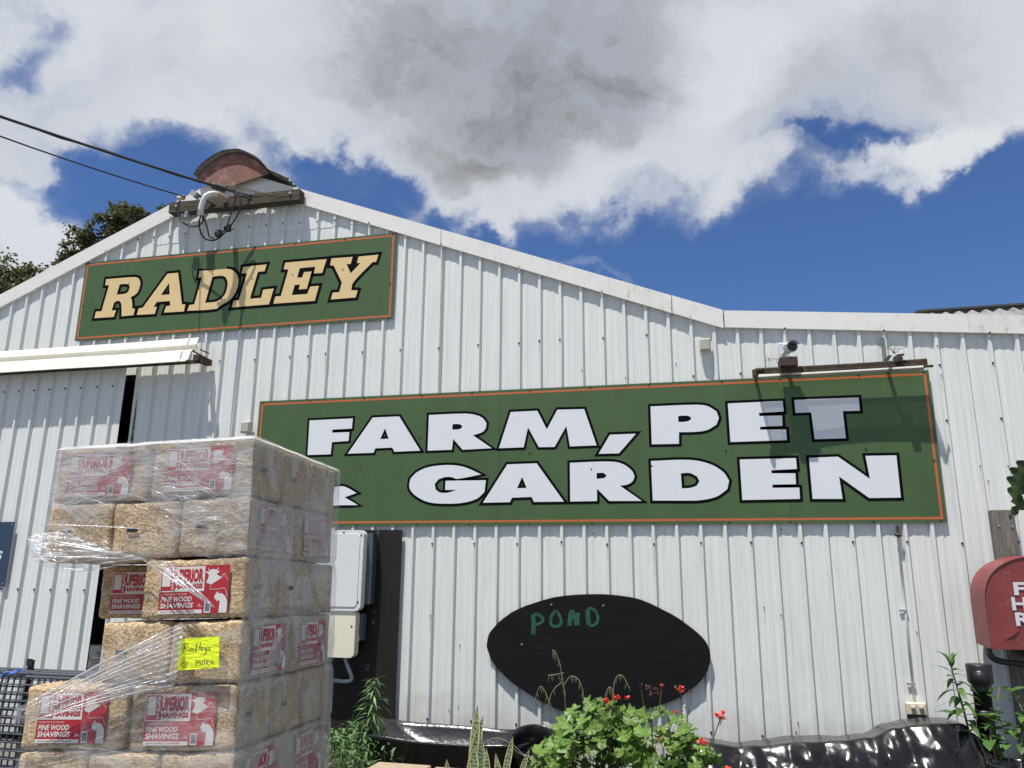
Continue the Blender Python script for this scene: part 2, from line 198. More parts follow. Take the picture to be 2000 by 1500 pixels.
ink_m = pmat('marker_ink', (.015, .02, .035), .5, var=.1)
pondblk_m = pmat('black_pond_plastic', (.014, .014, .016), .22, var=.2, spec=.6, bump=.25, bscale=24)
liner_m = pmat('crumpled_black_plastic', (.011, .011, .012), .21, var=.2, c2=(.05, .047, .042), lo=.56, hi=.78, spec=.32, bump=.12, bscale=14, bstretch=(1.8, 1, .6))
pipe_m = pmat('black_poly', (.013, .013, .014), .38, var=.2)
reel_m = pmat('faded_red', (.20, .036, .032), .5, var=.25, scale=4, c2=(.28, .15, .13), lo=.56, hi=.72, bump=.2, bscale=8, coat=.15)
reelw_m = pmat('reel_lettering', (.62, .62, .64), .5, var=.05)
block_m = pmat('tan_block', (.36, .28, .19), .9, var=.2, scale=20, bump=.6, bscale=90)
soil_m = pmat('soil', (.05, .04, .03), .95, var=.4, scale=10, bump=.5, bscale=30)
ground_m = pmat('yard_gravel', (.15, .145, .135), .9, var=.2, scale=2.2, c2=(.10, .097, .09), lo=.45, hi=.7, bump=.5, bscale=70)
inside_m = pmat('interior_shade', (.028, .026, .024), .95, spec=.1)  # near-black colour stands in for the shade inside the doorway
bark_m = pmat('bark', (.12, .10, .08), .9, var=.3, scale=8)
def leafmat(name, c, c2, tr=.28, rough=.42):
    m = pmat(name, c, rough, var=.3, scale=9, c2=c2, lo=.45, hi=.7, spec=.4)
    t = m.node_tree; b = t.nodes['Principled BSDF']
    col = b.inputs['Base Color'].links[0].from_socket
    oi = node(t, 'ShaderNodeObjectInfo').outputs['Random']
    hs = node(t, 'ShaderNodeHueSaturation', {'Color': col, 'Value': node(t, 'ShaderNodeMapRange', {'Value': oi, 3: .7, 4: 1.35}).outputs[0]}).outputs[0]
    t.links.new(hs, b.inputs['Base Color'])
    tl = node(t, 'ShaderNodeBsdfTranslucent', {'Color': hs})
    mx = node(t, 'ShaderNodeMixShader', {0: tr, 1: b.outputs[0], 2: tl.outputs[0]})
    t.links.new(mx.outputs[0], t.nodes['Material Output'].inputs[0]); return m
ger_m = leafmat('geranium_leaf', (.105, .19, .035), (.155, .255, .05), .28)
weed_m = leafmat('weed_leaf', (.10, .19, .06), (.14, .24, .08), .25)
bush_m = leafmat('sapling_leaf', (.07, .15, .035), (.10, .20, .05), .3)
dark_leaf_m = leafmat('dark_leaf', (.035, .06, .016), (.06, .095, .02), .25)
tree_m = leafmat('tree_leaf', (.075, .09, .034), (.13, .135, .055), .35, .5)
tree2_m = leafmat('airy_tree_leaf', (.12, .13, .05), (.19, .18, .075), .4, .5)
stem_m = pmat('green_stem', (.06, .085, .025), .6, var=.2)
dry_m = pmat('dry_stalk', (.26, .21, .12), .8, var=.3, scale=20)
petal_m = pmat('coral_petal', (.82, .085, .055), .5, var=.15, scale=30)
deadbud_m = pmat('withered_bud', (.12, .055, .04), .8, var=.4, scale=30)
snake_edge_m = pmat('snake_leaf_edge', (.52, .52, .20), .45, var=.1)

# wood shavings: pressed flakes
def shavings():
    m = bpy.data.materials.new('pressed_shavings'); m.use_nodes = True; t = m.node_tree; b = t.nodes['Principled BSDF']
    tc = node(t, 'ShaderNodeTexCoord').outputs['Object']; oi = node(t, 'ShaderNodeObjectInfo').outputs['Random']
    sh = node(t, 'ShaderNodeVectorMath', {0: tc, 1: node(t, 'ShaderNodeVectorMath', {0: (7, 9, 5), 'Scale': oi}, operation='SCALE').outputs[0]}, operation='ADD').outputs[0]
    wn = node(t, 'ShaderNodeTexNoise', {'Vector': sh, 'Scale': 22.0, 'Detail': 3.0})
    wd = node(t, 'ShaderNodeVectorMath', {0: wn.outputs['Color'], 'Scale': .03}, operation='SCALE').outputs[0]
    wp = node(t, 'ShaderNodeVectorMath', {0: sh, 1: wd}, operation='ADD').outputs[0]
    mp = node(t, 'ShaderNodeMapping', {'Vector': wp, 'Rotation': (.3, .5, .2), 'Scale': (95, 95, 170)}).outputs[0]
    vo = node(t, 'ShaderNodeTexVoronoi', {'Vector': mp, 'Scale': 1.0, 'Randomness': 1.0})
    sep = node(t, 'ShaderNodeSeparateColor', {0: vo.outputs['Color']}).outputs[0]
    rp = node(t, 'ShaderNodeValToRGB', {0: sep}); ee = rp.color_ramp.elements
    ee[0].position = 0; ee[0].color = (.33, .22, .115, 1); ee[1].position = 1; ee[1].color = (.70, .545, .345, 1); q = ee.new(.5); q.color = (.54, .39, .225, 1)
    big = node(t, 'ShaderNodeTexNoise', {'Vector': sh, 'Scale': 7.0, 'Detail': 5.0}).outputs[0]
    bm_ = node(t, 'ShaderNodeMapRange', {'Value': big, 1: .3, 2: .7, 3: .82, 4: 1.12}).outputs[0]
    hs = node(t, 'ShaderNodeHueSaturation', {'Color': rp.outputs[0], 'Value': bm_}).outputs[0]
    t.links.new(hs, b.inputs['Base Color']); b.inputs['Roughness'].default_value = .75
    fine = node(t, 'ShaderNodeTexNoise', {'Vector': sh, 'Scale': 90.0, 'Detail': 5.0, 'Roughness': .65}).outputs[0]
    hsum = node(t, 'ShaderNodeMath', {0: fine, 1: sep}, operation='ADD').outputs[0]
    bp = node(t, 'ShaderNodeBump', {'Height': hsum, 'Strength': .8, 'Distance': .009}).outputs[0]
    t.links.new(bp, b.inputs['Normal']); return m
shav_m = shavings()

def filmmat(name, lo, hi, scale, stretch, n0=.42, n1=.58, white=.75, bump=.5, bscale=30, bstretch=(1, 1, 1), rough=.16, gl=.3):
    """clear stretch film: patches where it clings are clear, loose patches are milky, wrinkles glint"""
    m = bpy.data.materials.new(name); m.use_nodes = True; t = m.node_tree
    t.nodes.remove(t.nodes['Principled BSDF'])
    tc = node(t, 'ShaderNodeTexCoord').outputs['Object']
    mp = node(t, 'ShaderNodeMapping', {'Vector': tc, 'Scale': stretch}).outputs[0]
    nz = node(t, 'ShaderNodeTexNoise', {'Vector': mp, 'Scale': scale, 'Detail': 7.0, 'Roughness': .58, 'Distortion': .6}).outputs[0]
    f = node(t, 'ShaderNodeMapRange', {'Value': nz, 1: n0, 2: n1, 3: lo, 4: hi}, interpolation_type='SMOOTHSTEP').outputs[0]
    mb = node(t, 'ShaderNodeMapping', {'Vector': tc, 'Scale': bstretch}).outputs[0]
    bn = node(t, 'ShaderNodeTexNoise', {'Vector': mb, 'Scale': bscale, 'Detail': 4.0, 'Distortion': .8}).outputs[0]
    bp = node(t, 'ShaderNodeBump', {'Height': bn, 'Strength': bump, 'Distance': .012}).outputs[0]
    df = node(t, 'ShaderNodeBsdfDiffuse', {'Color': (white, white, white*.985, 1), 'Normal': bp})
    gs = node(t, 'ShaderNodeBsdfGlossy', {'Color': (.9, .9, .9, 1), 'Roughness': rough, 'Normal': bp})
    a = node(t, 'ShaderNodeMixShader', {0: gl, 1: df.outputs[0], 2: gs.outputs[0]})
    tr = node(t, 'ShaderNodeBsdfTransparent', {'Color': (.96, .96, .96, 1)})
    o = node(t, 'ShaderNodeMixShader', {0: f, 1: tr.outputs[0], 2: a.outputs[0]})
    t.links.new(o.outputs[0], t.nodes['Material Output'].inputs[0]); return m
film_front_m = filmmat('film_front', .16, .40, 7.0, (1, 1, 1.8), bscale=24, bstretch=(.45, 1, 2.4), bump=.7, rough=.11, gl=.34)
film_thin_m = filmmat('film_thin', .06, .22, 8.0, (1, 1, 1.5), .42, .62, bscale=20, bstretch=(.5, 1, 1.9), bump=.6, rough=.14, gl=.24)
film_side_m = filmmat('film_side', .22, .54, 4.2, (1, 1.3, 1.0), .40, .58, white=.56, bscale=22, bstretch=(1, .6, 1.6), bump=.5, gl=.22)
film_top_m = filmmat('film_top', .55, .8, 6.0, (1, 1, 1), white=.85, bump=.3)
film_bunch_m = filmmat('film_bunched', .18, .5, 9.0, (1, 1, 3), white=.85, bscale=30, bstretch=(.4, 1, 3), bump=1.0, gl=.4, rough=.12)

# ------------------------------------------------------------------ mesh helpers
class MB:
    def __init__(s): s.v = []; s.f = []; s.mi = []; s.k = 0
    def quad(s, *p):
        b = len(s.v); s.v += [tuple(q) for q in p]; s.f.append(tuple(range(b, b+len(p)))); s.mi.append(s.k)
    def box(s, c, d, rot=None):
        b = len(s.v); h = [x/2 for x in d]; M = rot or Matrix.Identity(3)
        for sx in (-1, 1):
            for sy in (-1, 1):
                for sz in (-1, 1): s.v.append(tuple(Vector(c)+M @ Vector((sx*h[0], sy*h[1], sz*h[2]))))
        for f in ((0, 1, 3, 2), (4, 6, 7, 5), (0, 4, 5, 1), (2, 3, 7, 6), (0, 2, 6, 4), (1, 5, 7, 3)):
            s.f.append(tuple(b+i for i in f)); s.mi.append(s.k)
    def bbox(s, c, d, bev=.006):
        """box with chamfered edges"""
        h = [x/2 for x in d]; b = len(s.v); idx = {}
        for sx in (-1, 1):
            for sy in (-1, 1):
                for sz in (-1, 1):
                    for ax in range(3):
                        q = [sx*(h[0]-bev), sy*(h[1]-bev), sz*(h[2]-bev)]; q[ax] = (sx, sy, sz)[ax]*h[ax]
                        idx[(sx, sy, sz, ax)] = len(s.v); s.v.append((c[0]+q[0], c[1]+q[1], c[2]+q[2]))
        def F(*a): s.f.append(a); s.mi.append(s.k)
        for g in (-1, 1):
            o = ((-1, -1), (1, -1), (1, 1), (-1, 1))
            F(*[idx[(g, a, e, 0)] for a, e in o]); F(*[idx[(a, g, e, 1)] for a, e in o]); F(*[idx[(a, e, g, 2)] for a, e in o])
        for a in (-1, 1):
            for e in (-1, 1):
                F(idx[(a, e, -1, 0)], idx[(a, e, 1, 0)], idx[(a, e, 1, 1)], idx[(a, e, -1, 1)])
                F(idx[(a, -1, e, 0)], idx[(a, 1, e, 0)], idx[(a, 1, e, 2)], idx[(a, -1, e, 2)])
                F(idx[(-1, a, e, 1)], idx[(1, a, e, 1)], idx[(1, a, e, 2)], idx[(-1, a, e, 2)])
        for sx in (-1, 1):
            for sy in (-1, 1):
                for sz in (-1, 1): F(*[idx[(sx, sy, sz, i)] for i in range(3)])
    def tube(s, pts, r, n=8, cap=True):
        pts = [Vector(p) for p in pts]; m = len(pts); b = len(s.v); ref = None
        for i, p in enumerate(pts):
            d = (pts[min(i+1, m-1)]-pts[max(i-1, 0)]).normalized()
            if ref is None: ref = Vector((0, 0, 1)) if abs(d.z) < .9 else Vector((1, 0, 0))
            x = d.cross(ref).normalized(); y = d.cross(x).normalized(); ref = x.cross(d) if x.cross(d).length > .1 else ref
            rr = r[i] if isinstance(r, (list, tuple)) else r
            for k in range(n):
                a = 2*math.pi*k/n; s.v.append(tuple(p+x*math.cos(a)*rr+y*math.sin(a)*rr))
        for i in range(m-1):
            for k in range(n):
                k2 = (k+1) % n; s.f.append((b+i*n+k, b+i*n+k2, b+(i+1)*n+k2, b+(i+1)*n+k)); s.mi.append(s.k)
        if cap:
            s.f.append(tuple(b+k for k in range(n))); s.mi.append(s.k); s.f.append(tuple(b+(m-1)*n+k for k in range(n))); s.mi.append(s.k)
    def lathe(s, prof, c=(0, 0, 0), n=20, rot=None):
        b = len(s.v); M = rot or Matrix.Identity(3)
        for (r, z) in prof:
            for k in range(n):
                a = 2*math.pi*k/n; s.v.append(tuple(Vector(c)+M @ Vector((r*math.cos(a), r*math.sin(a), z))))
        for i in range(len(prof)-1):
            for k in range(n):
                k2 = (k+1) % n; s.f.append((b+i*n+k, b+i*n+k2, b+(i+1)*n+k2, b+(i+1)*n+k)); s.mi.append(s.k)
    def poly(s, outer, holes=(), fn=lambda u, w: (u, 0, w)):
        loops = [[Vector((x, z, 0)) for x, z in l] for l in [outer]+list(holes)]
        b = len(s.v); flat = [p for l in loops for p in l]
        s.v += [tuple(fn(p.x, p.y)) for p in flat]
        for t in tessellate_polygon(loops): s.f.append(tuple(b+i for i in t)); s.mi.append(s.k)
    def prism(s, outer, y0, y1, fn=None):
        """closed prism of an outline in x/z between two depths"""
        fn = fn or (lambda x, y, z: (x, y, z))
        s.poly(outer, (), lambda x, z: fn(x, y0, z)); s.poly(outer, (), lambda x, z: fn(x, y1, z))
        n = len(outer)
        for i in range(n):
            (a, c), (d, e) = outer[i], outer[(i+1) % n]; s.quad(fn(a, y0, c), fn(d, y0, e), fn(d, y1, e), fn(a, y1, c))
    def grid(s, fn, nu, nv, skip=None):
        b = len(s.v)
        for i in range(nu+1):
            for j in range(nv+1): s.v.append(tuple(fn(i/nu, j/nv)))
        for i in range(nu):
            for j in range(nv):
                if skip and skip((i+.5)/nu, (j+.5)/nv): continue
                q = b+i*(nv+1)+j; s.f.append((q, q+nv+1, q+nv+2, q+1)); s.mi.append(s.k)
    def mesh(s, name, mats, smooth=False):
        me = bpy.data.meshes.new(name); me.from_pydata(s.v, [], s.f)
        for m in (mats if isinstance(mats, (list, tuple)) else [mats]): me.materials.append(m)
        if max(s.mi, default=0): me.polygons.foreach_set('material_index', s.mi)
        if smooth: me.polygons.foreach_set('use_smooth', [True]*len(me.polygons))
        me.update(); return me
    def build(s, name, mats, parent=None, smooth=False, shift=None):
        """link as one object; its origin is moved to the parent's base so that parts sit with their thing"""
        if parent is not None:
            inv = parent.matrix_basis.inverted(); s.v = [tuple(inv @ Vector(p)) for p in s.v]
        o = bpy.data.objects.new(name, s.mesh(name, mats, smooth)); COL.objects.link(o)
        if parent is not None: o.parent = parent
        return o
def tag(o, label=None, cat=None, group=None, kind=None):
    for k, v in (('label', label), ('category', cat), ('group', group), ('kind', kind)):
        if v: o[k] = v
    return o
def thing(name, loc, label, cat, group=None, rot=(0, 0, 0)):
    o = bpy.data.objects.new(name, None); o.empty_display_size = .1; COL.objects.link(o)
    o.location = loc; o.rotation_euler = rot
    o.matrix_basis = Matrix.Translation(loc) @ Vector_rot(rot)
    return tag(o, label, cat, group)
def Vector_rot(r):
    from mathutils import Euler
    return Euler(r).to_matrix().to_4x4()
def single(mb, name, mats, label, cat, group=None, base=(0, 0, 0), smooth=False):
    mb.v = [(x-base[0], y-base[1], z-base[2]) for x, y, z in mb.v]
    o = mb.build(name, mats, None, smooth); o.location = base; return tag(o, label, cat, group)
def inst(me, name, parent, M):
    o = bpy.data.objects.new(name, me); COL.objects.link(o); o.parent = parent; o.matrix_basis = M; return o

_tc = {}
def text2d(s, x0, y0, x1, y1, bold=.0, shear=0.0):
    """the letters of s as triangles, fitted to a rectangle"""
    key = (s, bold, shear)
    if key not in _tc:
        cu = bpy.data.curves.new('t', 'FONT'); cu.body = s; cu.size = 1; cu.offset = bold; cu.shear = shear; cu.resolution_u = 2; cu.fill_mode = 'FRONT'
        o = bpy.data.objects.new('t', cu); COL.objects.link(o)
        dg = bpy.context.evaluated_depsgraph_get(); me = o.evaluated_get(dg).to_mesh()
        vv = [(v.co.x, v.co.y) for v in me.vertices]; ff = [tuple(p.vertices) for p in me.polygons]
        bpy.data.objects.remove(o); bpy.data.curves.remove(cu)
        xs = [a for a, _ in vv]; ys = [b for _, b in vv]
        a, b, c, d = min(xs), max(xs), min(ys), max(ys)
        _tc[key] = ([((x-a)/(b-a), (y-c)/(d-c)) for x, y in vv], ff)
    vv, ff = _tc[key]
    return [(x0+x*(x1-x0), y0+y*(y1-y0)) for x, y in vv], ff
def addtext(mb, s, x0, y0, x1, y1, fn, bold=0.0, shear=0.0):
    vv, ff = text2d(s, x0, y0, x1, y1, bold, shear); b = len(mb.v)
    mb.v += [tuple(fn(x, y)) for x, y in vv]
    for f in ff: mb.f.append(tuple(b+i for i in f)); mb.mi.append(mb.k)
def stroke(mb, pts, w, fn):
    pts = [Vector(p).to_2d() for p in pts]; n = len(pts); L = []
    for i, p in enumerate(pts):
        d = (pts[min(i+1, n-1)]-pts[max(i-1, 0)]); d = d.normalized() if d.length else Vector((1, 0)); q = Vector((-d.y, d.x))*w/2
        L.append((p+q, p-q))
    for i in range(n-1): mb.quad(fn(*L[i][0]), fn(*L[i+1][0]), fn(*L[i+1][1]), fn(*L[i][1]))
def smoothline(pts, k=4):
    pts = [Vector(p) for p in pts]; out = []
    for i in range(len(pts)-1):
        p0, p1, p2, p3 = pts[max(i-1, 0)], pts[i], pts[i+1], pts[min(i+2, len(pts)-1)]
        for j in range(k):
            t = j/k; out.append(.5*((2*p1)+(p2-p0)*t+(2*p0-5*p1+4*p2-p3)*t*t+(3*p1-p0-3*p2+p3)*t**3))
    out.append(pts[-1]); return out
def offset_poly(pts, d):
    """mitred offset of a closed outline, outwards for d > 0"""
    A = sum(pts[i][0]*pts[(i+1) % len(pts)][1]-pts[(i+1) % len(pts)][0]*pts[i][1] for i in range(len(pts)))
    s = 1 if A > 0 else -1; out = []; n = len(pts)
    for i in range(n):
        a, b, c = Vector(pts[i-1]), Vector(pts[i]), Vector(pts[(i+1) % n])
        d1 = (b-a).normalized(); d2 = (c-b).normalized()
        n1 = Vector((d1.y, -d1.x))*s; n2 = Vector((d2.y, -d2.x))*s
        m = (n1+n2); m = m.normalized() if m.length > 1e-6 else n1
        k = d/max(.42, m.dot(n1)); out.append((b.x+m.x*k, b.y+m.y*k))
    return out

# ------------------------------------------------------------------ setting: ground
g = MB(); g.quad((-300, -300, 0), (300, -300, 0), (300, 300, 0), (-300, 300, 0))
tag(g.build('ground', ground_m), kind='structure')

# ------------------------------------------------------------------ the shed
RIB, X0 = .191, 4.483
def roofline(x):
    if x < -.519: return 5.676+.42*(x+.519)
    if x < 4.378: return 5.676-.392*(x+.519)
    return 3.756-.09*(x-4.378)
def profile(xa, xb):
    P = []
    for k in range(math.floor((xa-X0)/RIB)-1, math.ceil((xb-X0)/RIB)+2):
        c = X0+k*RIB
        P += [(c-.024, .032), (c-.011, .0015), (c+.011, .0015), (c+.024, .032), (c+.068, .0265), (c+.077, .0285), (c+.114, .0285), (c+.121, .0265)]
    def yat(x):
        for (a, b), (c, d) in zip(P, P[1:]):
            if a <= x <= c: return b+(d-b)*(x-a)/(c-a)
    return [(xa, yat(xa))]+[p for p in P if xa+1e-4 < p[0] < xb-1e-4]+[(xb, yat(xb))]
def sheet(xa, xb, zb, zt, dy=0.0):
    m = MB(); pr = profile(xa, xb); zt = zt if callable(zt) else (lambda x, z=zt: z)
    nz = 22
    def fn(u, w):
        i = min(int(round(u*(len(pr)-1))), len(pr)-1); x, y = pr[i]; z = zb+(zt(x)-zb)*w
        y2 = y+dy+.0022*noise.noise(Vector((x*2.1, z*1.3, dy*50)))+.0012*noise.noise(Vector((x*6, z*4, 3+dy*50)))
        return (x, y2, z)
    m.grid(fn, len(pr)-1, nz); return m
shed = thing('shed', (1.5, 0, 0), 'white ribbed metal shed with a low gable and green signs', 'shed')
JAMB, DOORTOP, LAPZ = -1.44, 3.5, 4.945
top = lambda x: roofline(x)-.03
edges = [X0+k*RIB+.0116 for k in range(-58, 27, 4)]
for i, (a, b) in enumerate(zip(edges, edges[1:])):
    dy = -.0005*(i % 2)
    def put(a, b, zb):
        if b-a < .01: return
        hi = max(top(a), top(b), top(min(max(a, -.519), b)))
        if hi > LAPZ+.12 and -1.9 < a and b < 1.15:
            sheet(a, b, zb, LAPZ, dy).build('cladding_sheet', clad_m, shed)
            u = sheet(a, b, LAPZ-.02, top, dy-.0035); u.build('cladding_sheet', clad_m, shed)
        else: sheet(a, b, zb, top, dy).build('cladding_sheet', clad_m, shed)
    if b <= JAMB and a > -4.4: put(a, b, DOORTOP)
    elif a < JAMB < b: put(a, JAMB, DOORTOP); put(JAMB, b, .02)
    else: put(a, b, .02)
# barge and parapet cappings: folded metal over the top of the wall
def capping(xa, za, xb, zb, h=.162, m=barge_m, y=-.008):
    sec = [(.027, -h+.003), (.027, -h), (y-.004, -h), (y-.004, .002), (.16, .002), (.16, -.004), (y, -.006), (y, -h+.003)]
    k = MB(); n = len(sec); NS = max(2, int((xb-xa)/.35)); b0 = 0
    for i in range(NS+1):
        t = i/NS; x = xa+(xb-xa)*t; z = za+(zb-za)*t
        for (yy, dz) in sec: k.v.append((x, yy+.002*noise.noise(Vector((x*3, dz*4, 1))), z+dz))
    for i in range(NS):
        for j in range(n):
            j2 = (j+1) % n; k.f.append((i*n+j, i*n+j2, (i+1)*n+j2, (i+1)*n+j)); k.mi.append(0)
    k.f += [tuple(range(n)), tuple(NS*n+j for j in range(n))]; k.mi += [0, 0]
    return k.build('barge_capping', m, shed)
for xa, xb, m, y in ((-6.2, -2.853, barge_m, -.008), (-2.848, -.519, barge_m, -.012), (-.517, 1.797, barge_m, -.008), (1.803, 3.40, light_stain_m, -.012), (3.401, 3.945, moss_cap_m, -.012), (3.951, 4.372, barge_m, -.015), (4.382, 6.25, barge_m, -.009), (6.251, 9, moss_cap_m, -.009)):
    capping(xa, roofline(xa), xb, roofline(xb), .162 if xa < 4.3 else .15, m, y)
# roof, other walls
def roofslab(xa, xb, yb, name='roof_sheet'):
    k = MB(); n = int((xb-xa)/.19)
    k.grid(lambda u, w: (xa+(xb-xa)*u, .02+(yb-.02)*w, roofline(xa+(xb-xa)*u)-.022), max(2, n//3), 1); return k.build(name, oldroof_m, shed)
for a, b in ((-6.2, -.519), (-.519, 4.378), (4.378, 9)): roofslab(a, b, 14)
k = MB(); k.box((-6.15, 7, 1.6), (.06, 13.9, 3.2)); k.build('side_wall', clad_m, shed)
k = MB(); k.box((8.95, 7, 1.6), (.06, 13.9, 3.2)); k.build('side_wall', clad_m, shed)
k = MB(); k.prism([(-6.1, 0), (8.9, 0), (8.9, 3.2), (4.378, 3.68), (-.519, 5.6), (-6.1, 3.2)], 13.9, 13.95); k.build('rear_wall', clad_m, shed)
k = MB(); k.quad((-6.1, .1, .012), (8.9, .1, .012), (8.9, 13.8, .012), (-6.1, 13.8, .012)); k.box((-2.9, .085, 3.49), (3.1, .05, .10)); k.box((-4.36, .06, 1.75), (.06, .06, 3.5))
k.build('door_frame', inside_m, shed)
# tek screws with rust runs below (a few pixels each)
k = MB()
def screw(x, z, y=.0, r=.007):
    k.k = 0; k.lathe([(0.0, -.008), (r*.7, -.008), (r*.7, -.003), (r*1.25, -.0025), (r*1.25, .001)], (x, y, z), 7, Matrix(((1, 0, 0), (0, 0, 1), (0, -1, 0))).transposed().inverted() if False else Matrix.Rotation(R(-90), 3, 'X'))
    if rng.random() < .3:
        k.k = 1; L = rng.uniform(.04, .25); w = .0028; k.quad((x-w, y-.0006, z-.008), (x+w, y-.0006, z-.008), (x+w*.4, y-.0006, z-.008-L), (x-w*.4, y-.0006, z-.008-L))
for z0, a, b, st in ((3.585, -.9, 4.0, 2), (3.19, 4.1, 8, 2), (1.80, 1.2, 8, 2), (.37, 1.2, 8, 2), (5.0, -1.8, 1.0, 1), (2.75, 6.0, 8, 2), (2.01, 6.2, 8, 2)):
    for kk in range(-40, 24):
        x = X0+kk*RIB
        if a < x < b and (kk % st == 0 or rng.random() < .12):
            if z0 < roofline(x)-.2: screw(x+rng.uniform(-.004, .004), z0+rng.uniform(-.012, .012), -.0035 if z0 == 5.0 else 0)
for kk in range(-34, 26, 4):
    x = X0+kk*RIB; screw(x, roofline(x)-.148, -.012)
for _ in range(46):
    kk = rng.randint(-14, 12); x = X0+kk*RIB+rng.choice((0, 0, .05, .07)); z = rng.uniform(.4, 3.4)
    screw(x, z, .0 if abs((x-X0)/RIB-round((x-X0)/RIB)) < .02 else .025, .004)
sc_ = k.build('screw', [screw_m, streak_m], shed); sc_['kind'] = 'stuff'
# rusted lap rib
k = MB(); xl = X0-14*RIB+.0113
k.quad((xl-.012, -.0004, 4.58), (xl+.0016, -.0004, 4.58), (xl+.0016, -.0004, 3.16), (xl-.006, -.0004, 3.16)); k.build('rust_stain', pmat('rib_rust', (.40, .36, .30), .7, var=.2, scale=3, stretch=(8, 8, .6), c2=(.30, .21, .13), lo=.52, hi=.72), shed)
# ridge ventilator
rv = MB(); rv.prism(VENT, -.075, -.068); rvo = rv.build('ridge_ventilator', terra_m, shed, False)
k = MB(); arch = smoothline([(x, 0, z) for x, z in VENT[:9]]+[(.03, 0, 5.50), (.16, 0, 5.425)], 3)
arch = [(p.x, p.z+.012) for p in arch]; na = len(arch)
def cover(u, w):
    i = min(int(round(u*(na-1))), na-1); x, z = arch[i]; a, b = arch[max(i-1, 0)], arch[min(i+1, na-1)]
    d = Vector((b[0]-a[0], b[1]-a[1])).normalized(); o = .011*math.sin(w*1.6/.076*2*math.pi)+.014
    return (x-d.y*o, -.13+1.6*w, z+d.x*o)
k.grid(cover, na-1, 150); co = k.build('cover', oldroof_m, None, True); co.parent = rvo
co.matrix_basis = shed.matrix_basis.inverted()
# sliding door hanging to one side of the opening
door = MB(); dn = bpy.data.objects.new('sliding_door', None); COL.objects.link(dn); dn.parent = shed; dn.matrix_basis = shed.matrix_basis.inverted()
def doorsheet(a, b):
    m = sheet(a, b, .06, 3.64, -.085); s = MB(); s.v = [(x-.028*(3.5-z)/3.5, y, z) for x, y, z in m.v]; s.f = m.f; s.mi = m.mi
    o = s.build('door_sheet', clad_m); o.parent = dn; return o
for a, b in ((-4.3, -3.26), (-3.262, -2.5), (-2.502, -1.738), (-1.74, -1.515)): doorsheet(a, b)
k = MB(); pass
for z in (3.44, .12):
    k = MB(); k.box((-2.9, -.03, z), (2.75, .03, .05)); o = k.build('door_rail', rust_m); o.parent = dn
k = MB()
for z0 in (3.36, 1.36):
    for j in range(12):
        x = X0-RIB*34+RIB*(j-8)+(.0)-.028*(3.5-z0)/3.5
        if x < -1.6: k.lathe([(0, -.008), (.008, -.008), (.01, 0)], (x, -.0855, z0), 7, Matrix.Rotation(R(-90), 3, 'X'))
o = k.build('door_screw', screw_m); o.parent = dn; o['kind'] = 'stuff'
# moss beside the opening
k = MB(); k.grid(lambda u, w: (-1.432+.05*u*(1-.5*w)-.01, -.002+.028*u, 2.35+1.0*w), 4, 6)
k.build('moss_stain', pmat('moss', (.045, .055, .012), .95, var=.4, scale=14, c2=(.30, .31, .28), lo=.46, hi=.6), shed)

# ------------------------------------------------------------------ sign boards
def curved(pts):
    """rounds the shallow corners of an outline, keeps the sharp ones"""
    n = len(pts); P = [Vector(p) for p in pts]
    def turn(i):
        a = P[i]-P[i-1]; b = P[(i+1) % n]-P[i]; return abs(a.angle_signed(b, 0))
    sharp = [turn(i) > R(34) or turn(i) < R(4) for i in range(n)]; out = []
    for i in range(n):
        j = (i+1) % n; a, b = P[i], P[j]; out.append(tuple(a))
        if sharp[i] and sharp[j]: continue
        if (b-a).length < .012: continue
        L = (b-a).length
        t0 = (b-a) if sharp[i] else (P[j]-P[i-1]).normalized()*L
        t1 = (b-a) if sharp[j] else (P[(j+1) % n]-P[i]).normalized()*L
        for q in (.25, .5, .75):
            h00 = 2*q**3-3*q*q+1; h10 = q**3-2*q*q+q; h01 = -2*q**3+3*q*q; h11 = q**3-q*q
            out.append(tuple(a*h00+t0*h10+b*h01+t1*h11))
    return out
RADLEY = [(n_, curved(o_), [curved(h_) for h_ in hs_]) for n_, o_, hs_ in RADLEY]
GARDEN = [(n_, curved(o_), [curved(h_) for h_ in hs_]) for n_, o_, hs_ in GARDEN]
def onboard(d): return lambda x, z: (x, -.004-d, z)
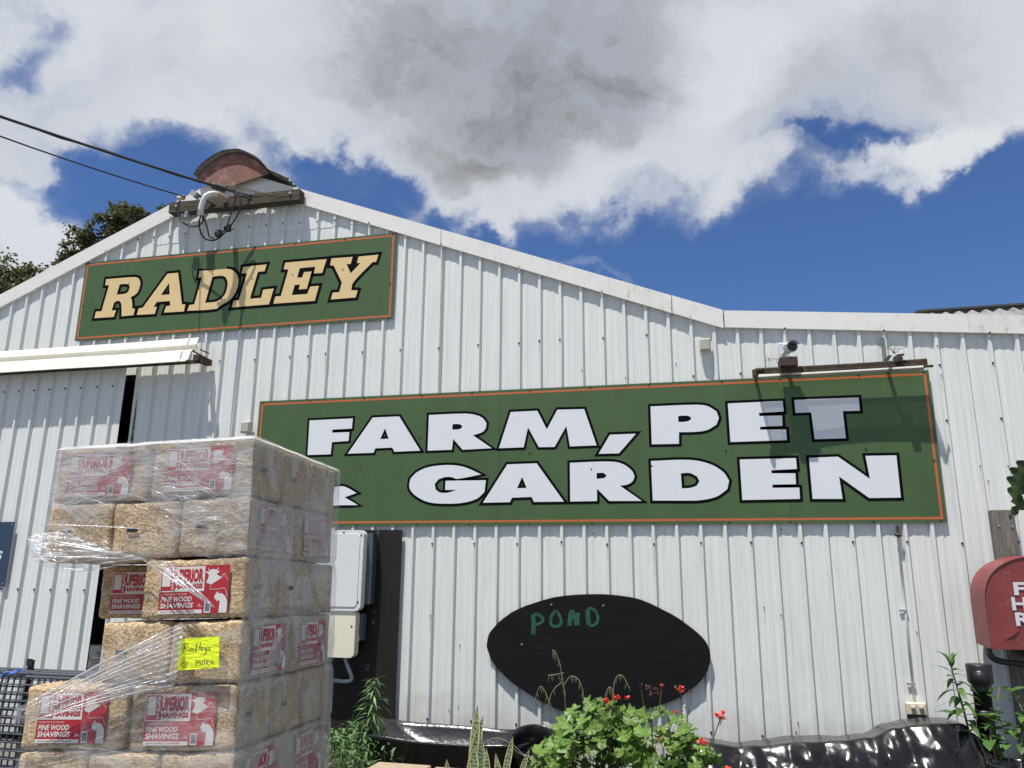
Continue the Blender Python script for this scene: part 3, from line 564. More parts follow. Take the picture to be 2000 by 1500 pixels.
def signboard(name, xa, xb, za, zb, seams, letters, fill, face, ow, label, extra_fill=(), inset=.022, bw=.017):
    t = thing(name, ((xa+xb)/2, -.002, zb), label, 'sign')
    xs = [xa]+list(seams)+[xb]
    for a, b in zip(xs, xs[1:]):
        k = MB(); k.box(((a+b)/2, -.002, (za+zb)/2), (b-a-.0022, .004, zb-za)); k.build('panel', green_m, t)
    k = MB(); f = onboard(.0004)
    a, b, c, d = xa+inset, xb-inset, za+inset, zb-inset
    for q in (((a, c), (b, c), (b-bw, c+bw), (a+bw, c+bw)), ((b, c), (b, d), (b-bw, d-bw), (b-bw, c+bw)), ((b, d), (a, d), (a+bw, d-bw), (b-bw, d-bw)), ((a, d), (a, c), (a+bw, c+bw), (a+bw, d-bw))):
        k.quad(*[f(*p) for p in q])
    k.build('border', orange_m, t)
    for i, (nm, out, holes) in enumerate(letters):
        k = MB(); k.poly(out, holes, onboard(.0026+.0001*i)); lo = k.build(nm.lower()+'_letter' if len(nm) < 2 else nm, face, t); lo.name = 'letter' if len(nm) < 2 else nm
        k = MB(); dn_ = onboard(.0008+.0001*i)
        for loop, d_ in [(out, ow)]+[(h, -ow) for h in holes]:
            small = d_ < 0 and min(max(p[0] for p in loop)-min(p[0] for p in loop), max(p[1] for p in loop)-min(p[1] for p in loop)) < 2.4*ow
            if small: k.poly(loop, (), dn_); continue
            O = offset_poly(loop, d_); m_ = len(loop)
            for e_ in range(m_): k.quad(dn_(*loop[e_]), dn_(*loop[(e_+1) % m_]), dn_(*O[(e_+1) % m_]), dn_(*O[e_]))
        o = k.build('outline', black_m); o['kind'] = 'stuff'; o.parent = lo; o.matrix_basis = t.matrix_basis.inverted()
    for q in extra_fill:
        k = MB(); k.poly(q, (), onboard(.0017)); k.build('counter', black_m, t)
    k = MB()
    n = max(3, round((xb-xa)/.55))
    for i in range(n+1):
        x = xa+.04+(xb-xa-.08)*i/n+rng.uniform(-.05, .05)*(0 < i < n)
        for z in (zb-.012, za+.012, (za+zb)/2+rng.uniform(-.2, .2)):
            k.lathe([(0, -.006), (.006, -.006), (.0085, -.001), (.0085, .001)], (x, -.0045, z), 7, Matrix.Rotation(R(-90), 3, 'X'))
    o = k.build('screw', screw_m, t); o['kind'] = 'stuff'
    return t
signboard('sign_board', -2.253, 1.336, 3.899, 4.785, (), RADLEY, None, cream_m, .030, 'long green sign lettered RADLEY in cream slab letters under the gable', RADLEY_FILL, .02, .018)
signboard('sign_board', 0.0, 5.925, 1.952, 3.149, (2.4, 4.8), GARDEN, None, white_m, .0225, 'wide green sign lettered FARM, PET and GARDEN in white with black edges', (), .024, .018)

# ------------------------------------------------------------------ awning over the door
aw = thing('awning', (-2.3, 0, 3.55), 'narrow cream ribbed metal awning over the sliding door', 'awning')
sec = [(-.075, 3.800), (-.085, 3.812), (-.098, 3.808), (-.118, 3.732), (-.100, 3.716), (-.094, 3.682), (-.112, 3.668), (-.135, 3.674), (-.150, 3.655), (-.158, 3.615), (-.163, 3.575), (-.176, 3.566), (-.180, 3.548), (-.170, 3.545)]
sec = [(-.075+(y+.075)*1.57, z-.3*.57*-(y+.075)) for y, z in sec]
k = MB()
NX = 24
def awf(u, w):
    i = min(int(round(w*(len(sec)-1))), len(sec)-1); x = -4.6+(3.93)*u-.035*(w*w)*(u > .99); y, z = sec[i]
    return (x, y+.004*noise.noise(Vector((x*1.5, i*.2, 3))), z-.016*(u-.59)/.41*.0+.006*noise.noise(Vector((x, 5, 1))))
k.grid(awf, NX, len(sec)-1); k.build('awning_sheet', pmat('awning_cream', (.76, .74, .66), .45, var=.05, scale=4, stretch=(.6, 3, 3), c2=(.42, .38, .30), lo=.62, hi=.8, spec=.35), aw)
k = MB(); k.box((-2.6, -.18, 3.535), (4.1, .04, .03)); k.box((-.60, -.115, 3.565), (.06, .22, .06)); k.box((-.60, -.10, 3.66), (.03, .12, .012), Matrix.Rotation(R(25), 3, 'Y')); k.tube([(-.70, -.15, 3.66), (-.63, -.10, 3.62), (-.60, -.05, 3.6)], .008, 6)
k.build('bracket', rust_m, aw)

# ------------------------------------------------------------------ blue sign on the door
bs = thing('notice_board', (-3.1, -.09, 1.38), 'navy blue notice board with white lettering on the sliding door', 'sign')
k = MB(); k.box((-3.11, -.095, 1.695), (1.10, .005, .625)); k.build('board', navy_m, bs)
k = MB(); f = lambda x, z: (x, -.0985, z)
addtext(k, 's', -2.712, 1.635, -2.645, 1.725, f, .02, .2); k.build('lettering', reelw_m, bs)
k = MB()
for x in (-3.62, -2.585):
    for z in (1.98, 1.41): k.lathe([(0, -.004), (.007, -.004), (.008, 0)], (x, -.0985, z), 7, Matrix.Rotation(R(-90), 3, 'X'))
k.build('screw', galv_m, bs)['kind'] = 'stuff'

# ------------------------------------------------------------------ crossarm with service cables at the gable
ca = thing('crossarm', (-.44, -.1, 5.2), 'mossy timber crossarm bolted across the gable peak', 'crossarm')
k = MB()
def arm(u, w):
    x = -1.19+1.51*u; a = 2*math.pi*w; c, s_ = math.cos(a), math.sin(a); q = max(abs(c), abs(s_)); n_ = noise.noise(Vector((x*3, c*2, s_*2)))*.006
    return (x, -.075+c/q*.05+n_, 5.262-.012*u+s_/q*.058+n_+.004*noise.noise(Vector((x*9, c, 3))))
k.grid(arm, 40, 16)
for x in (-1.19, .32):
    u = 0 if x < 0 else 1; k.quad((x, -.125, 5.204-.012*u), (x, -.025, 5.204-.012*u), (x, -.025, 5.32-.012*u), (x, -.125, 5.32-.012*u))
k.build('beam', timber_m, ca)
k = MB()
for x in (-1.1, .22): k.tube([(x, -.14, 5.27), (x, -.12, 5.27)], .014, 8)
k.build('bolt', galv_m, ca)
# insulators
ROT_X = Matrix.Rotation(R(90), 3, 'Y')
def insulator(p, d, L, r):
    q = Vector(d).to_track_quat('Z', 'X').to_matrix(); k = MB(); pr = [(0, 0)]
    for i in range(4): pr += [(r*.7, L*(i/4)+.004), (r, L*(i/4)+L*.07), (r, L*(i/4)+L*.15), (r*.7, L*(i/4)+L*.2)]
    pr += [(r*.7, L), (0, L)]; k.lathe(pr, p, 12, q); return k
wdir = Vector((-.042, -.15, -.030)).normalized()
it = thing('insulator', (-.45, -.25, 5.33), 'brown ribbed strain insulator on the thicker overhead line', 'insulator', 'insulators at the gable')
insulator(Vector((-.45, -.25, 5.328)), wdir, .16, .036).build('shell', insul_m, it, True)
k = MB(); k.tube([(-.45, -.25, 5.335), (-.30, -.18, 5.30), (-.19, -.10, 5.29)], .008, 6); k.tube([(-.45, -.25, 5.33), (-.32, -.19, 5.275), (-.22, -.10, 5.25)], .006, 6); k.build('tie_rod', rust_m, it)
it2 = thing('insulator', (-.95, -.22, 5.30), 'grey shackle insulator by the thinner overhead line', 'insulator', 'insulators at the gable')
k = MB(); k.box((-.82, -.22, 5.325), (.075, .07, .06), Matrix.Rotation(R(35), 3, 'Y')); k.build('shackle', galv_m, it2)
k = MB(); k.tube([(-.80, -.2, 5.33), (-.64, -.12, 5.235)], .013, 8); k.build('strap', rust_m, it2)
k = MB(); k.lathe([(0, 0), (.022, .0), (.026, .02), (.022, .035), (.026, .05), (.026, .07), (0, .07)], (-1.02, -.22, 5.305), 12, ROT_X); k.build('cone', agedplate_m, it2, True)
# conduit gooseneck
gn = thing('conduit', (-.6, -.1, 5.05), 'white PVC gooseneck conduit bending out over the crossarm', 'conduit')
pts = smoothline([(-.52, -.05, 5.27), (-.52, -.2, 5.275), (-.545, -.30, 5.265), (-.60, -.34, 5.22), (-.635, -.34, 5.13), (-.645, -.33, 5.06)], 5)
k = MB(); k.tube(pts, [.027]*len(pts), 12, False); k.build('bend', pvc_m, gn, True)
k = MB(); k.tube(pts[:9], [.0285]*9, 12, False); k.build('elbow', pvcend_m, gn, True)
k = MB(); k.tube([(-.645, -.33, 5.075), (-.648, -.33, 5.03)], .031, 12); k.build('collar', pvc_m, gn, True)
# cables
def cable(pts, r, label, extra=None):
    p = smoothline(pts, 6); k = MB(); k.tube(p, r, 7); o = single(k, 'cable', cable_m, label, 'cable', None, tuple(p[0])); o.data.polygons.foreach_set('use_smooth', [True]*len(o.data.polygons)); return o
cable([(-1.0, -.2, 5.32), (-1.02, -.2, 5.2), (-.97, -.2, 5.06), (-.85, -.2, 4.985), (-.74, -.22, 4.97), (-.66, -.26, 5.0), (-.647, -.31, 5.05)], .0085, 'black cable looping from the shackle insulator under the crossarm')
cable([(-.652, -.31, 5.05), (-.70, -.26, 4.95), (-.66, -.22, 4.83), (-.55, -.2, 4.80), (-.45, -.2, 4.86), (-.36, -.2, 4.97), (-.29, -.2, 5.12), (-.31, -.22, 5.27), (-.43, -.26, 5.36), (-.47, -.26, 5.36)], .0085, 'black cable hanging in the lowest loop below the conduit mouth')
cable([(-.64, -.31, 5.05), (-.62, -.24, 4.93), (-.60, -.22, 4.84), (-.55, -.21, 4.815)], .0075, 'short black cable dropping straight from the conduit')
cable([(-.47, -.21, 4.86), (-.42, -.2, 4.95), (-.38, -.2, 5.12), (-.34, -.22, 5.24), (-.38, -.25, 5.31), (-.46, -.26, 5.34)], .007, 'thin black cable rising to the strain insulator')
for (x, z, lb) in ((-.50, 4.85, 'black cable clamp on the lower loop, nearer the conduit'), (-.40, 4.90, 'black cable clamp on the lower loop, further from the conduit'), (-.91, 5.09, 'grey cable clamp hanging below the crossarm end')):
    k = MB(); k.bbox((x, -.21, z), (.065, .05, .05), .01); k.bbox((x+.015, -.215, z+.035), (.03, .04, .03), .006); k.tube([(x-.02, -.24, z-.01), (x-.02, -.24, z+.02)], .008, 6)
    single(k, 'cable_clamp', galv_m if z > 5 else cable_m, lb, 'clamp', 'cable clamps below the crossarm', (x, -.21, z))
# overhead service lines to a pole out in the yard
def line(a, b, r, label, sag, name='overhead_line'):
    a, b = Vector(a), Vector(b); L = []
    for i in range(41):
        t = i/40; p = a.lerp(b, t); p.z -= sag*4*t*(1-t); L.append(p)
    k = MB(); k.tube(L, r, 6)
    if r > .01:
        tw = [p+Vector((.0, .012*math.sin(i*2.2), .012*math.cos(i*2.2))) for i, p in enumerate(L)]; k.tube(tw, r*.7, 6)
    o = single(k, name, cable_m, label, 'cable', 'overhead lines to the gable', tuple(a)); return o
def extend(a, q, s): a, q = Vector(a), Vector(q); return a+(q-a)*s
A1 = (-.492, -.40, 5.298); A2 = (-.93, -.22, 5.31)
line(A1, (-7.3, -12.5, 6.1), .0125, 'thick twisted black overhead line ending at the strain insulator', .447)
line(A2, (-3.9, -12.5, 6.0), .007, 'thin black overhead line, lower of the two', .80)

# ------------------------------------------------------------------ small boxes on the wall, camera, lamp tray
def jbox(x, z, label, s):
    t = thing('junction_box', (x, 0, z-.06), label, 'junction box', 'junction boxes on the cladding')
    k = MB(); k.bbox((x, -.022, z), (s, .048, s*1.15), .006); k.build('body', beige_m, t)
    k = MB(); k.bbox((x, -.050, z), (s*.82, .008, s*.95), .003); k.build('lid', pmat('grey_lid', (.40, .39, .33), .5, var=.12, scale=14), t)
jbox(4.21, 3.455, 'weathered beige junction box under the roof valley', .095)
jbox(-.11, 2.893, 'small cream junction box beside the wide sign', .098)
cc = thing('security_camera', (4.86, 0, 3.3), 'small white bullet security camera above the rusty lamp tray', 'camera')
k = MB(); k.bbox((4.835, -.02, 3.34), (.075, .04, .19), .01); k.tube([(4.835, -.03, 3.335), (4.845, -.10, 3.33), (4.86, -.15, 3.345)], .016, 8); k.build('mount', camwhite_m, cc)
q = Vector((.12, -1, -.18)).normalized().to_track_quat('Z', 'Y').to_matrix(); c0 = Vector((4.865, -.11, 3.36))
k = MB(); k.lathe([(0, 0), (.036, 0), (.043, .02), (.043, .13), (.045, .132), (.045, .150), (.038, .150)], c0, 20, q); k.build('housing', camwhite_m, cc, True)
k = MB(); k.lathe([(.038, .149), (.034, .143), (.022, .143), (.020, .146), (0, .147)], c0, 20, q); k.build('lens', lens_m, cc, True)
k = MB(); k.grid(lambda u, w: tuple(c0+q @ Vector((.049*math.cos(R(20)+u*R(140)), .049*math.sin(R(20)+u*R(140)), .02+.16*w))), 10, 2); k.build('hood', camwhite_m, cc, True)
# lamp tray on two arms
lt = thing('sign_lamp', (5.2, -.1, 3.1), 'rusty steel sign lamp tray reaching out over the wide sign', 'lamp')
def dep(x): t = (x-4.6)/1.27; return .213-.040*t*1.9+.018*4*t*t*.55 if False else .215-.06*math.sin(min(1, max(0, t))*math.pi*.5)**.8+.035*t*t
def zf(x): return 3.155+.015*(x-4.6)/1.27
NT = 40
def strip(pts, name, m, smooth=False):
    k = MB(); n = len(pts(4.6))
    k.grid(lambda u, w: tuple(pts(4.6+1.27*u)[min(int(round(w*(n-1))), n-1)]), NT, n-1); return k.build(name, m, lt, smooth)
strip(lambda x: [(x, -dep(x)+.004, zf(x)-.018), (x, -dep(x), zf(x)-.026), (x, -dep(x)-.012, zf(x)-.024), (x, -dep(x)-.012, zf(x)-.012), (x, -dep(x)-.004, zf(x)-.009), (x, -dep(x)-.007, zf(x)+.018), (x, -dep(x)-.004, zf(x)+.026), (x, -dep(x)+.015, zf(x)+.027)], 'front_lip', rust_m)
strip(lambda x: [(x, -dep(x)+.004, zf(x)-.019), (x, -dep(x)+.05, zf(x)-.012), (x, -.082, zf(x)-.016)], 'reflector', reflector_m)
strip(lambda x: [(x, -.083, zf(x)-.012), (x, -.083, zf(x)-.037), (x, -.074, zf(x)-.037), (x, -.074, zf(x)-.012)], 'back_lip', MATS['grey_lip'])
k = MB()
for x in (4.6, 5.87):
    k.quad((x, -dep(x)-.008, zf(x)-.024), (x, -.075, zf(x)-.03), (x, -.075, zf(x)-.005), (x, -dep(x)-.008, zf(x)+.024))
k.tube([(4.585, -.225, 3.10), (4.585, -.225, 3.165)], .02, 8); k.tube([(4.585, -.225, 3.16), (4.66, -.223, 3.165)], .014, 8); k.tube([(5.84, -.20, 3.132), (5.905, -.20, 3.132)], .011, 8); k.build('end_plate', rust_m, lt)
k = MB(); k.bbox((4.85, -.16, 3.215), (.135, .19, .075), .004); k.build('ballast_box', pmat('dark_box', (.045, .022, .018), .7, var=.4, scale=12), lt)
k = MB(); k.box((5.612, -.004, 3.335), (.03, .006, .21)); k.box((5.612, -.09, 3.235), (.03, .19, .006)); k.box((5.66, -.17, 3.20), (.05, .05, .04)); k.build('arm', strap_m, lt)
k = MB(); k.bbox((5.665, -.20, 3.195), (.055, .06, .045), .004); k.tube([(5.64, -.2, 3.215), (5.665, -.2, 3.232), (5.71, -.2, 3.235)], .009, 6); k.build('clamp', rust_m, lt)
k = MB(); k.box((4.605, -.10, 3.14), (.024, .22, .02)); k.build('arm', strap_m, lt)
k = MB()
for (x, z) in ((5.65, 3.25), (5.64, 3.25), (4.77, 3.22)):
    for j in range(4): k.tube(smoothline([(x, -.18, z), (x+rng.uniform(-.04, .04), -.2, z+.03), (x+rng.uniform(-.10, .10), -.2, z+rng.uniform(.02, .09))], 3), .0016, 4)
tag(k.build('twig', dry_m, lt), kind='stuff')

# ------------------------------------------------------------------ roof of the shed behind, over the parapet
rr = thing('rear_roof', (7.4, 2, 0), 'old grey corrugated roof rising behind the parapet', 'roof')
xa = REARROOF[0][0]; zt_ = REARROOF[0][2]; k = MB()
k.grid(lambda u, w: (xa-.05+6*u+.5*w, 2.2-1.6*w, zt_-.02-1.15*w+.022*math.sin((6*u+.5*w)/.13*2*math.pi)+.02*u), 280, 4); k.build('roofing_sheet', oldroof_m, rr, True)
k = MB(); k.box((xa+2.9, 2.25, zt_+.015), (6.1, .2, .022), Matrix.Rotation(R(-.3), 3, 'Y')); k.build('ridge_capping', pmat('ridge_shadow_flashing', (.05, .05, .05), .8), rr)  # near-black colour on the cap draws the shadow line along the ridge
k = MB(); k.box((xa+3.2, 2.4, (zt_)/2-.05), (5.6, .1, zt_-.12)); k.build('wall', clad_m, rr)

# ------------------------------------------------------------------ formply backing board, inverter, conduit
fp = thing('backing_board', (1.2, -.02, .05), 'black printed formply board fixed to the cladding', 'board')
k = MB(); k.box((1.02, -.011, .985), (1.01, .018, 1.86)); k.build('sheet', ply_m, fp)
k = MB(); f90 = lambda u, w: (1.255+w, -.0206, 1.93-u)   # print runs down the sheet
for r0_, dx in ((0.0, 0.0), (.60, -.0), (1.2, 0)):
    for (s, a, b, c, d) in (('SpecRite', .02, .135, .032, .058), ('\u00bb', .145, .175, .030, .056), ('F17', .20, .275, .028, .060), ('17-10-11', .17, .25, -.005, .01), ('C', .52, .55, -.01, .022)):
        if r0_+b < 1.75: addtext(k, s, r0_+a-.08*(r0_ == 0)+.08, c, r0_+b+.0, d, f90, .01)
k.build('print', plytext_m, fp)
iv = thing('inverter', (1.0, -.1, .85), 'white and cream solar inverter mounted on the black board', 'inverter')
def rbox(c, d, r, mats, name, parent):
    k = MB(); out = []
    for (sx, sz, a0) in ((1, 1, 0), (-1, 1, 90), (-1, -1, 180), (1, -1, 270)):
        for j in range(6): a = R(a0+18*j); out.append((c[0]+sx*(d[0]/2-r)+r*math.cos(a), c[2]+sz*(d[2]/2-r)+r*math.sin(a)))
    k.prism(out, c[1]-d[1]/2, c[1]+d[1]/2); return k.build(name, mats, parent)
rbox((1.035, -.165, 1.565), (.43, .08, .68), .05, inv_m, 'cover', iv)
rbox((1.035, -.208, 1.565), (.365, .006, .61), .035, inv_m, 'face_plate', iv)
k = MB(); k.box((1.16, -.075, 1.58), (.28, .10, .60))
for j in range(9): k.box((1.303, -.075, 1.35+j*.058), (.012, .09, .008))
k.build('heat_sink', pmat('sink_grey', (.10, .12, .145), .5, metal=.4, var=.2, scale=10), iv)
rbox((1.035, -.15, 1.035), (.345, .085, .38), .04, invcream_m, 'terminal_cover', iv)
k = MB(); k.box((1.19, -.07, 1.09), (.10, .07, .22)); k.build('isolator', pmat('isolator_grey', (.07, .085, .11), .5), iv)
k = MB(); k.box((1.2, -.108, 1.0), (.03, .003, .05)); k.build('warning_label', yel_m, iv)
k = MB(); k.box((1.195, -.112, .93), (.022, .003, .05)); k.build('rating_label', inv_m, iv)
k = MB(); f = lambda x, z: (x, -.2065, z)
for (x, z) in ((1.225, 1.86), (1.225, 1.30), (.85, 1.86), (1.06, 1.885)): k.lathe([(0, -.003), (.008, -.003), (.009, .004)], (x, -.206, z), 7, Matrix.Rotation(R(-90), 3, 'X'))
k.lathe([(0, -.003), (.008, -.003), (.009, .004)], (1.175, -.193, 1.10), 7, Matrix.Rotation(R(-90), 3, 'X')); k.build('screw', screw_m, iv)['kind'] = 'stuff'
k = MB(); k.tube(smoothline([(1.08, -.1, .86), (1.10, -.1, .80), (1.155, -.1, .69), (1.15, -.1, .655), (1.09, -.1, .645), (1.0, -.1, .65)], 5), .016, 8)
single(k, 'cable_conduit', grey_m, 'grey conduit loop hanging under the inverter', 'conduit', None, (1.1, -.1, .65))

# ------------------------------------------------------------------ oval black board
ob = thing('oval_board', (3.22, -.02, .45), 'black oval plywood board with POND brushed on in green', 'board')
ov = [(p.x+.004*noise.noise(p*9), p.z+.004*noise.noise(p*11)) for p in smoothline([(x, 0, z) for x, z in OVAL+OVAL[:1]], 3)[:-1]]
k = MB(); k.poly(ov, (), lambda x, z: (x, -.0215, z)); k.poly(ov, (), lambda x, z: (x, -.0035, z)); k.k = 1
for (a, b), (c, d) in zip(ov, ov[1:]+ov[:1]): k.quad((a, -.0215, b), (c, -.0215, d), (c, -.0035, d), (a, -.0035, b))
k.build('face', [oval_m, ovaledge_m], ob)
for i, st in enumerate(POND):
    k = MB(); s = smoothline([(x, z, 0) for x, z in st], 5); nn = len(s)
    stroke(k, [(p.x, p.y) for p in s], .036-.012*(i in (1, 2, 7)), lambda x, z, i=i: (x, -.0222-.0002*i, z)); k.build('brush_stroke', brush_m, ob)
k = MB()
for (x, z) in ((2.87, 1.30), (3.30, 1.30), (2.62, .98), (3.85, .70), (3.28, .52)): k.lathe([(0, -.004), (.007, -.004), (.008, .001)], (x, -.0215, z), 7, Matrix.Rotation(R(-90), 3, 'X'))
k.build('nail', galv_m, ob)['kind'] = 'stuff'

# ------------------------------------------------------------------ power outlet with its conduit
po = thing('power_outlet', (5.56, 0, .55), 'yellowed outdoor power outlet low on the cladding', 'outlet')
k = MB(); k.bbox((5.565, -.012, .615), (.135, .055, .085), .008); k.build('plate', agedplate_m, po)
k = MB(); k.bbox((5.54, -.046, .628), (.03, .02, .022), .004); k.bbox((5.595, -.046, .628), (.03, .02, .022), .004); k.build('switch', beige_m, po)
k = MB(); k.box((5.565, -.005, .52), (.125, .03, .09)); k.build('lower_box', pmat('grimy_box', (.10, .085, .07), .8, var=.3, scale=12), po)
cd = thing('wall_conduit', (5.565, 0, .66), 'thin white conduit running down to the outdoor outlet', 'conduit')
k = MB(); k.tube([(5.575, .019, 1.88), (5.57, .019, 1.3), (5.565, .019, .66)], .009, 8); k.build('pipe', pvc_m, cd, True)
for z in (1.30, .78):
    k = MB(); k.box((5.555, .012, z), (.055, .012, .016)); k.build('clip', galv_m, cd)
k = MB(); k.tube([(5.545, -.02, 1.86), (5.59, -.02, 1.86)], .014, 8); k.tube([(5.575, .0, 1.93), (5.575, .0, 1.84)], .012, 8); k.build('tap', pmat('tap_brass', (.08, .07, .055), .5, metal=.4), cd)

# ------------------------------------------------------------------ stack of shavings bales
MS = Matrix.Translation((2.395, -3.785, 0)) @ Matrix.Rotation(R(4), 4, 'Z') @ Matrix.Rotation(R(-2.1), 4, 'Y') @ Matrix.Rotation(R(-1.3), 4, 'X')
MSI = MS.inverted()
BL, BW, BH, Z0S = .449, .3065, .241, .165
def bale_mesh(seed):
    nx, ny, nz = 22, 15, 12; hx, hy, hz, r = BL/2-.002, BW/2-.002, BH/2-.001, .016
    key = {}; V = []; F = []
    def vert(a, b, c):
        p = Vector(((a/nx*2-1)*hx, (b/ny*2-1)*hy, (c/nz*2-1)*hz)); kk = (a, b, c)
        if kk in key: return key[kk]
        inn = Vector((max(-hx+r, min(hx-r, p.x)), max(-hy+r, min(hy-r, p.y)), max(-hz+r, min(hz-r, p.z)))); d = p-inn
        if d.length > 1e-6: p = inn+d.normalized()*r
        n_ = d.normalized() if d.length > 1e-6 else Vector((0, 0, 0))
        if n_.length < .5: n_ = Vector((0, 0, 0))
        s = Vector((seed*3.1, seed*1.7, 0)); amp = .0042*noise.fractal(p*18+s, 1.0, 2.0, 4)+.005*noise.noise(p*5+s)
        nn = Vector((1 if a in (0, nx) else 0, 1 if b in (0, ny) else 0, 1 if c in (0, nz) else 0)); nn = Vector((nn.x*(1 if p.x > 0 else -1), nn.y*(1 if p.y > 0 else -1), nn.z*(1 if p.z > 0 else -1))).normalized()
        q = p+nn*(amp-.002); key[kk] = len(V); V.append(tuple(q)); return key[kk]
    for c in (0, nz):
        for a in range(nx):
            for b in range(ny): F.append((vert(a, b, c), vert(a+1, b, c), vert(a+1, b+1, c), vert(a, b+1, c))[::(1 if c else -1)])
    for b in (0, ny):
        for a in range(nx):
            for c in range(nz): F.append((vert(a, b, c), vert(a+1, b, c), vert(a+1, b, c+1), vert(a, b, c+1))[::(-1 if b else 1)])
    for a in (0, nx):
        for b in range(ny):
            for c in range(nz): F.append((vert(a, b, c), vert(a, b+1, c), vert(a, b+1, c+1), vert(a, b, c+1))[::(1 if a else -1)])
    m = bpy.data.meshes.new('bale'); m.from_pydata(V, [], F); m.materials.append(shav_m); m.polygons.foreach_set('use_smooth', [True]*len(m.polygons)); m.update(); return m
BALES = [bale_mesh(i) for i in range(4)]
# the printed label
LWd, LH = .298, .188
COW = [(1215, 235), (1225, 280), (1265, 315), (1310, 292), (1370, 295), (1402, 312), (1435, 285), (1440, 238), (1453, 290), (1428, 332), (1485, 338), (1465, 378), (1422, 402), (1440, 430), (1555, 490), (1490, 530), (1310, 640), (1260, 622), (1195, 600), (1200, 560), (1230, 500), (1240, 440), (1228, 395), (1180, 372), (1165, 340), (1245, 345), (1250, 325), (1215, 292)]
ROO = [(1390, 850), (1405, 800), (1418, 842), (1440, 800), (1450, 850), (1520, 845), (1590, 890), (1640, 960), (1665, 1050), (1660, 1280), (1475, 1280), (1490, 1060), (1480, 985), (1450, 1020), (1412, 1012), (1400, 970), (1362, 988), (1372, 950), (1352, 920)]
def label_mesh():
    k = MB(); L = lambda d: (lambda u, w: ((u-.5)*LWd, -d, (.5-w)*LH+.0))
    def rect(a, b, c, d, dep): k.quad(L(dep)(a, d), L(dep)(c, d), L(dep)(c, b), L(dep)(a, b))
    k.k = 0; k.grid(lambda u, w: L(0)(u, 1-w), 6, 4)
    k.k = 1
    rect(.002, .015, .645, .535, .0006)                                  # white frame round the top block
    k.k = 0; rect(.012, .035, .222, .51, .0009)
    k.k = 1; rect(.03, .065, .15, .42, .0012)                            # pale picture panel
    addtext(k, 'S', .165, .36, .215, .06, L(.0013), .02); addtext(k, 'S', .165, .485, .205, .375, L(.0013), .02)
    k.k = 0; addtext(k, 'UPERIOR', .222, .35, .63, .06, L(.0012), .055); addtext(k, 'HAVINGS', .212, .475, .625, .37, L(.0012), .055)
    k.k = 1
    addtext(k, 'SCREENED AND DUST EXTRACTED', .03, .605, .40, .57, L(.0008), .0); addtext(k, 'PINE WOOD', .03, .745, .48, .635, L(.0008), .03, .12); addtext(k, 'SHAVINGS', .025, .875, .505, .765, L(.0008), .035, .12)
    addtext(k, '14', .575, .865, .605, .79, L(.0008), .01); addtext(k, 'kg', .61, .865, .635, .825, L(.0008), .01)
    rect(0.003, .915, .635, .992, .0008); rect(.665, .765, .755, .985, .0008)
    k.k = 2; rect(.677, .785, .743, .955, .0011)
    k.k = 0; addtext(k, 'Jayson Ave, Somer 8291 2223 - Phone 083 832 2298', .04, .975, .52, .935, L(.0011), .01)
    k.k = 1
    k.poly([((x-112)/1608, (y-200)/1090) for x, y in COW], (), L(.0008)); k.poly([((x-55)/1625, (y-200)/1090) for x, y in ROO], (), L(.0008))
    for pts in ([(.745, .40), (.735, .46), (.74, .505), (.80, .505), (.88, .50), (.93, .485), (.965, .55), (.985, .66)], [(.895, .265), (.905, .19), (.915, .215), (.932, .18), (.94, .23), (.955, .27), (.985, .31)]):
        s = smoothline([(a, b, 0) for a, b in pts], 3)
        q = [(p.x*LWd/LH, p.y) for p in s]; stroke(k, q, .009, lambda a, b: L(.0009)(a*LH/LWd, b))
    return k.mesh('label', [red_m, lwhite_m, lgrey_m])
LABEL = label_mesh()
kt = MB(); kt.grid(lambda u, w: (-.025+.05*u, -.0015*math.sin(u*3.14), -.0085+.017*w), 4, 1); TAPE = kt.mesh('tape', tape_m)
ROWN = ('top row', 'second row', 'third row', 'fourth row', 'fifth row', 'sixth row', 'seventh row', 'bottom row')
ROW_DX = (-.004, 0, .004, .004, 0, .003, 0, 0)
def put_bale(layer, lx, ly, turn, label, front_tape=False, side_tape=False):
    """lx, ly: centre of the bale in the stack (x runs from the corner to the left)"""
    lz = Z0S+(7-layer)*BH+BH/2
    M = MS @ Matrix.Translation((lx+ROW_DX[layer], ly, lz)) @ Matrix.Rotation((R(90) if turn else 0)+R(rng.uniform(-.7, .7)), 4, 'Z') @ Matrix.Rotation(R(rng.uniform(-.5, .5)), 4, 'Y')
    o = bpy.data.objects.new('shavings_bale', rng.choice(BALES)); COL.objects.link(o); o.matrix_basis = M @ Matrix.Diagonal((rng.uniform(.985, 1.008), rng.uniform(.99, 1.006), rng.uniform(.975, 1.004), 1))
    tag(o, label, 'bale', 'bales of pine shavings on the pallet')
    if layer < 7:
        inst(LABEL, 'label', o, Matrix.Translation((rng.uniform(-.008, .008), -BW/2-.0045, rng.uniform(-.006, .004))))
    for (on, s) in ((front_tape, -1), (side_tape, 1)):
        if on: inst(TAPE, 'tape', o, Matrix.Translation((s*(BL/2+.0045), -.05*s, .0)) @ Matrix.Rotation(R(90*s), 4, 'Z'))
    return o
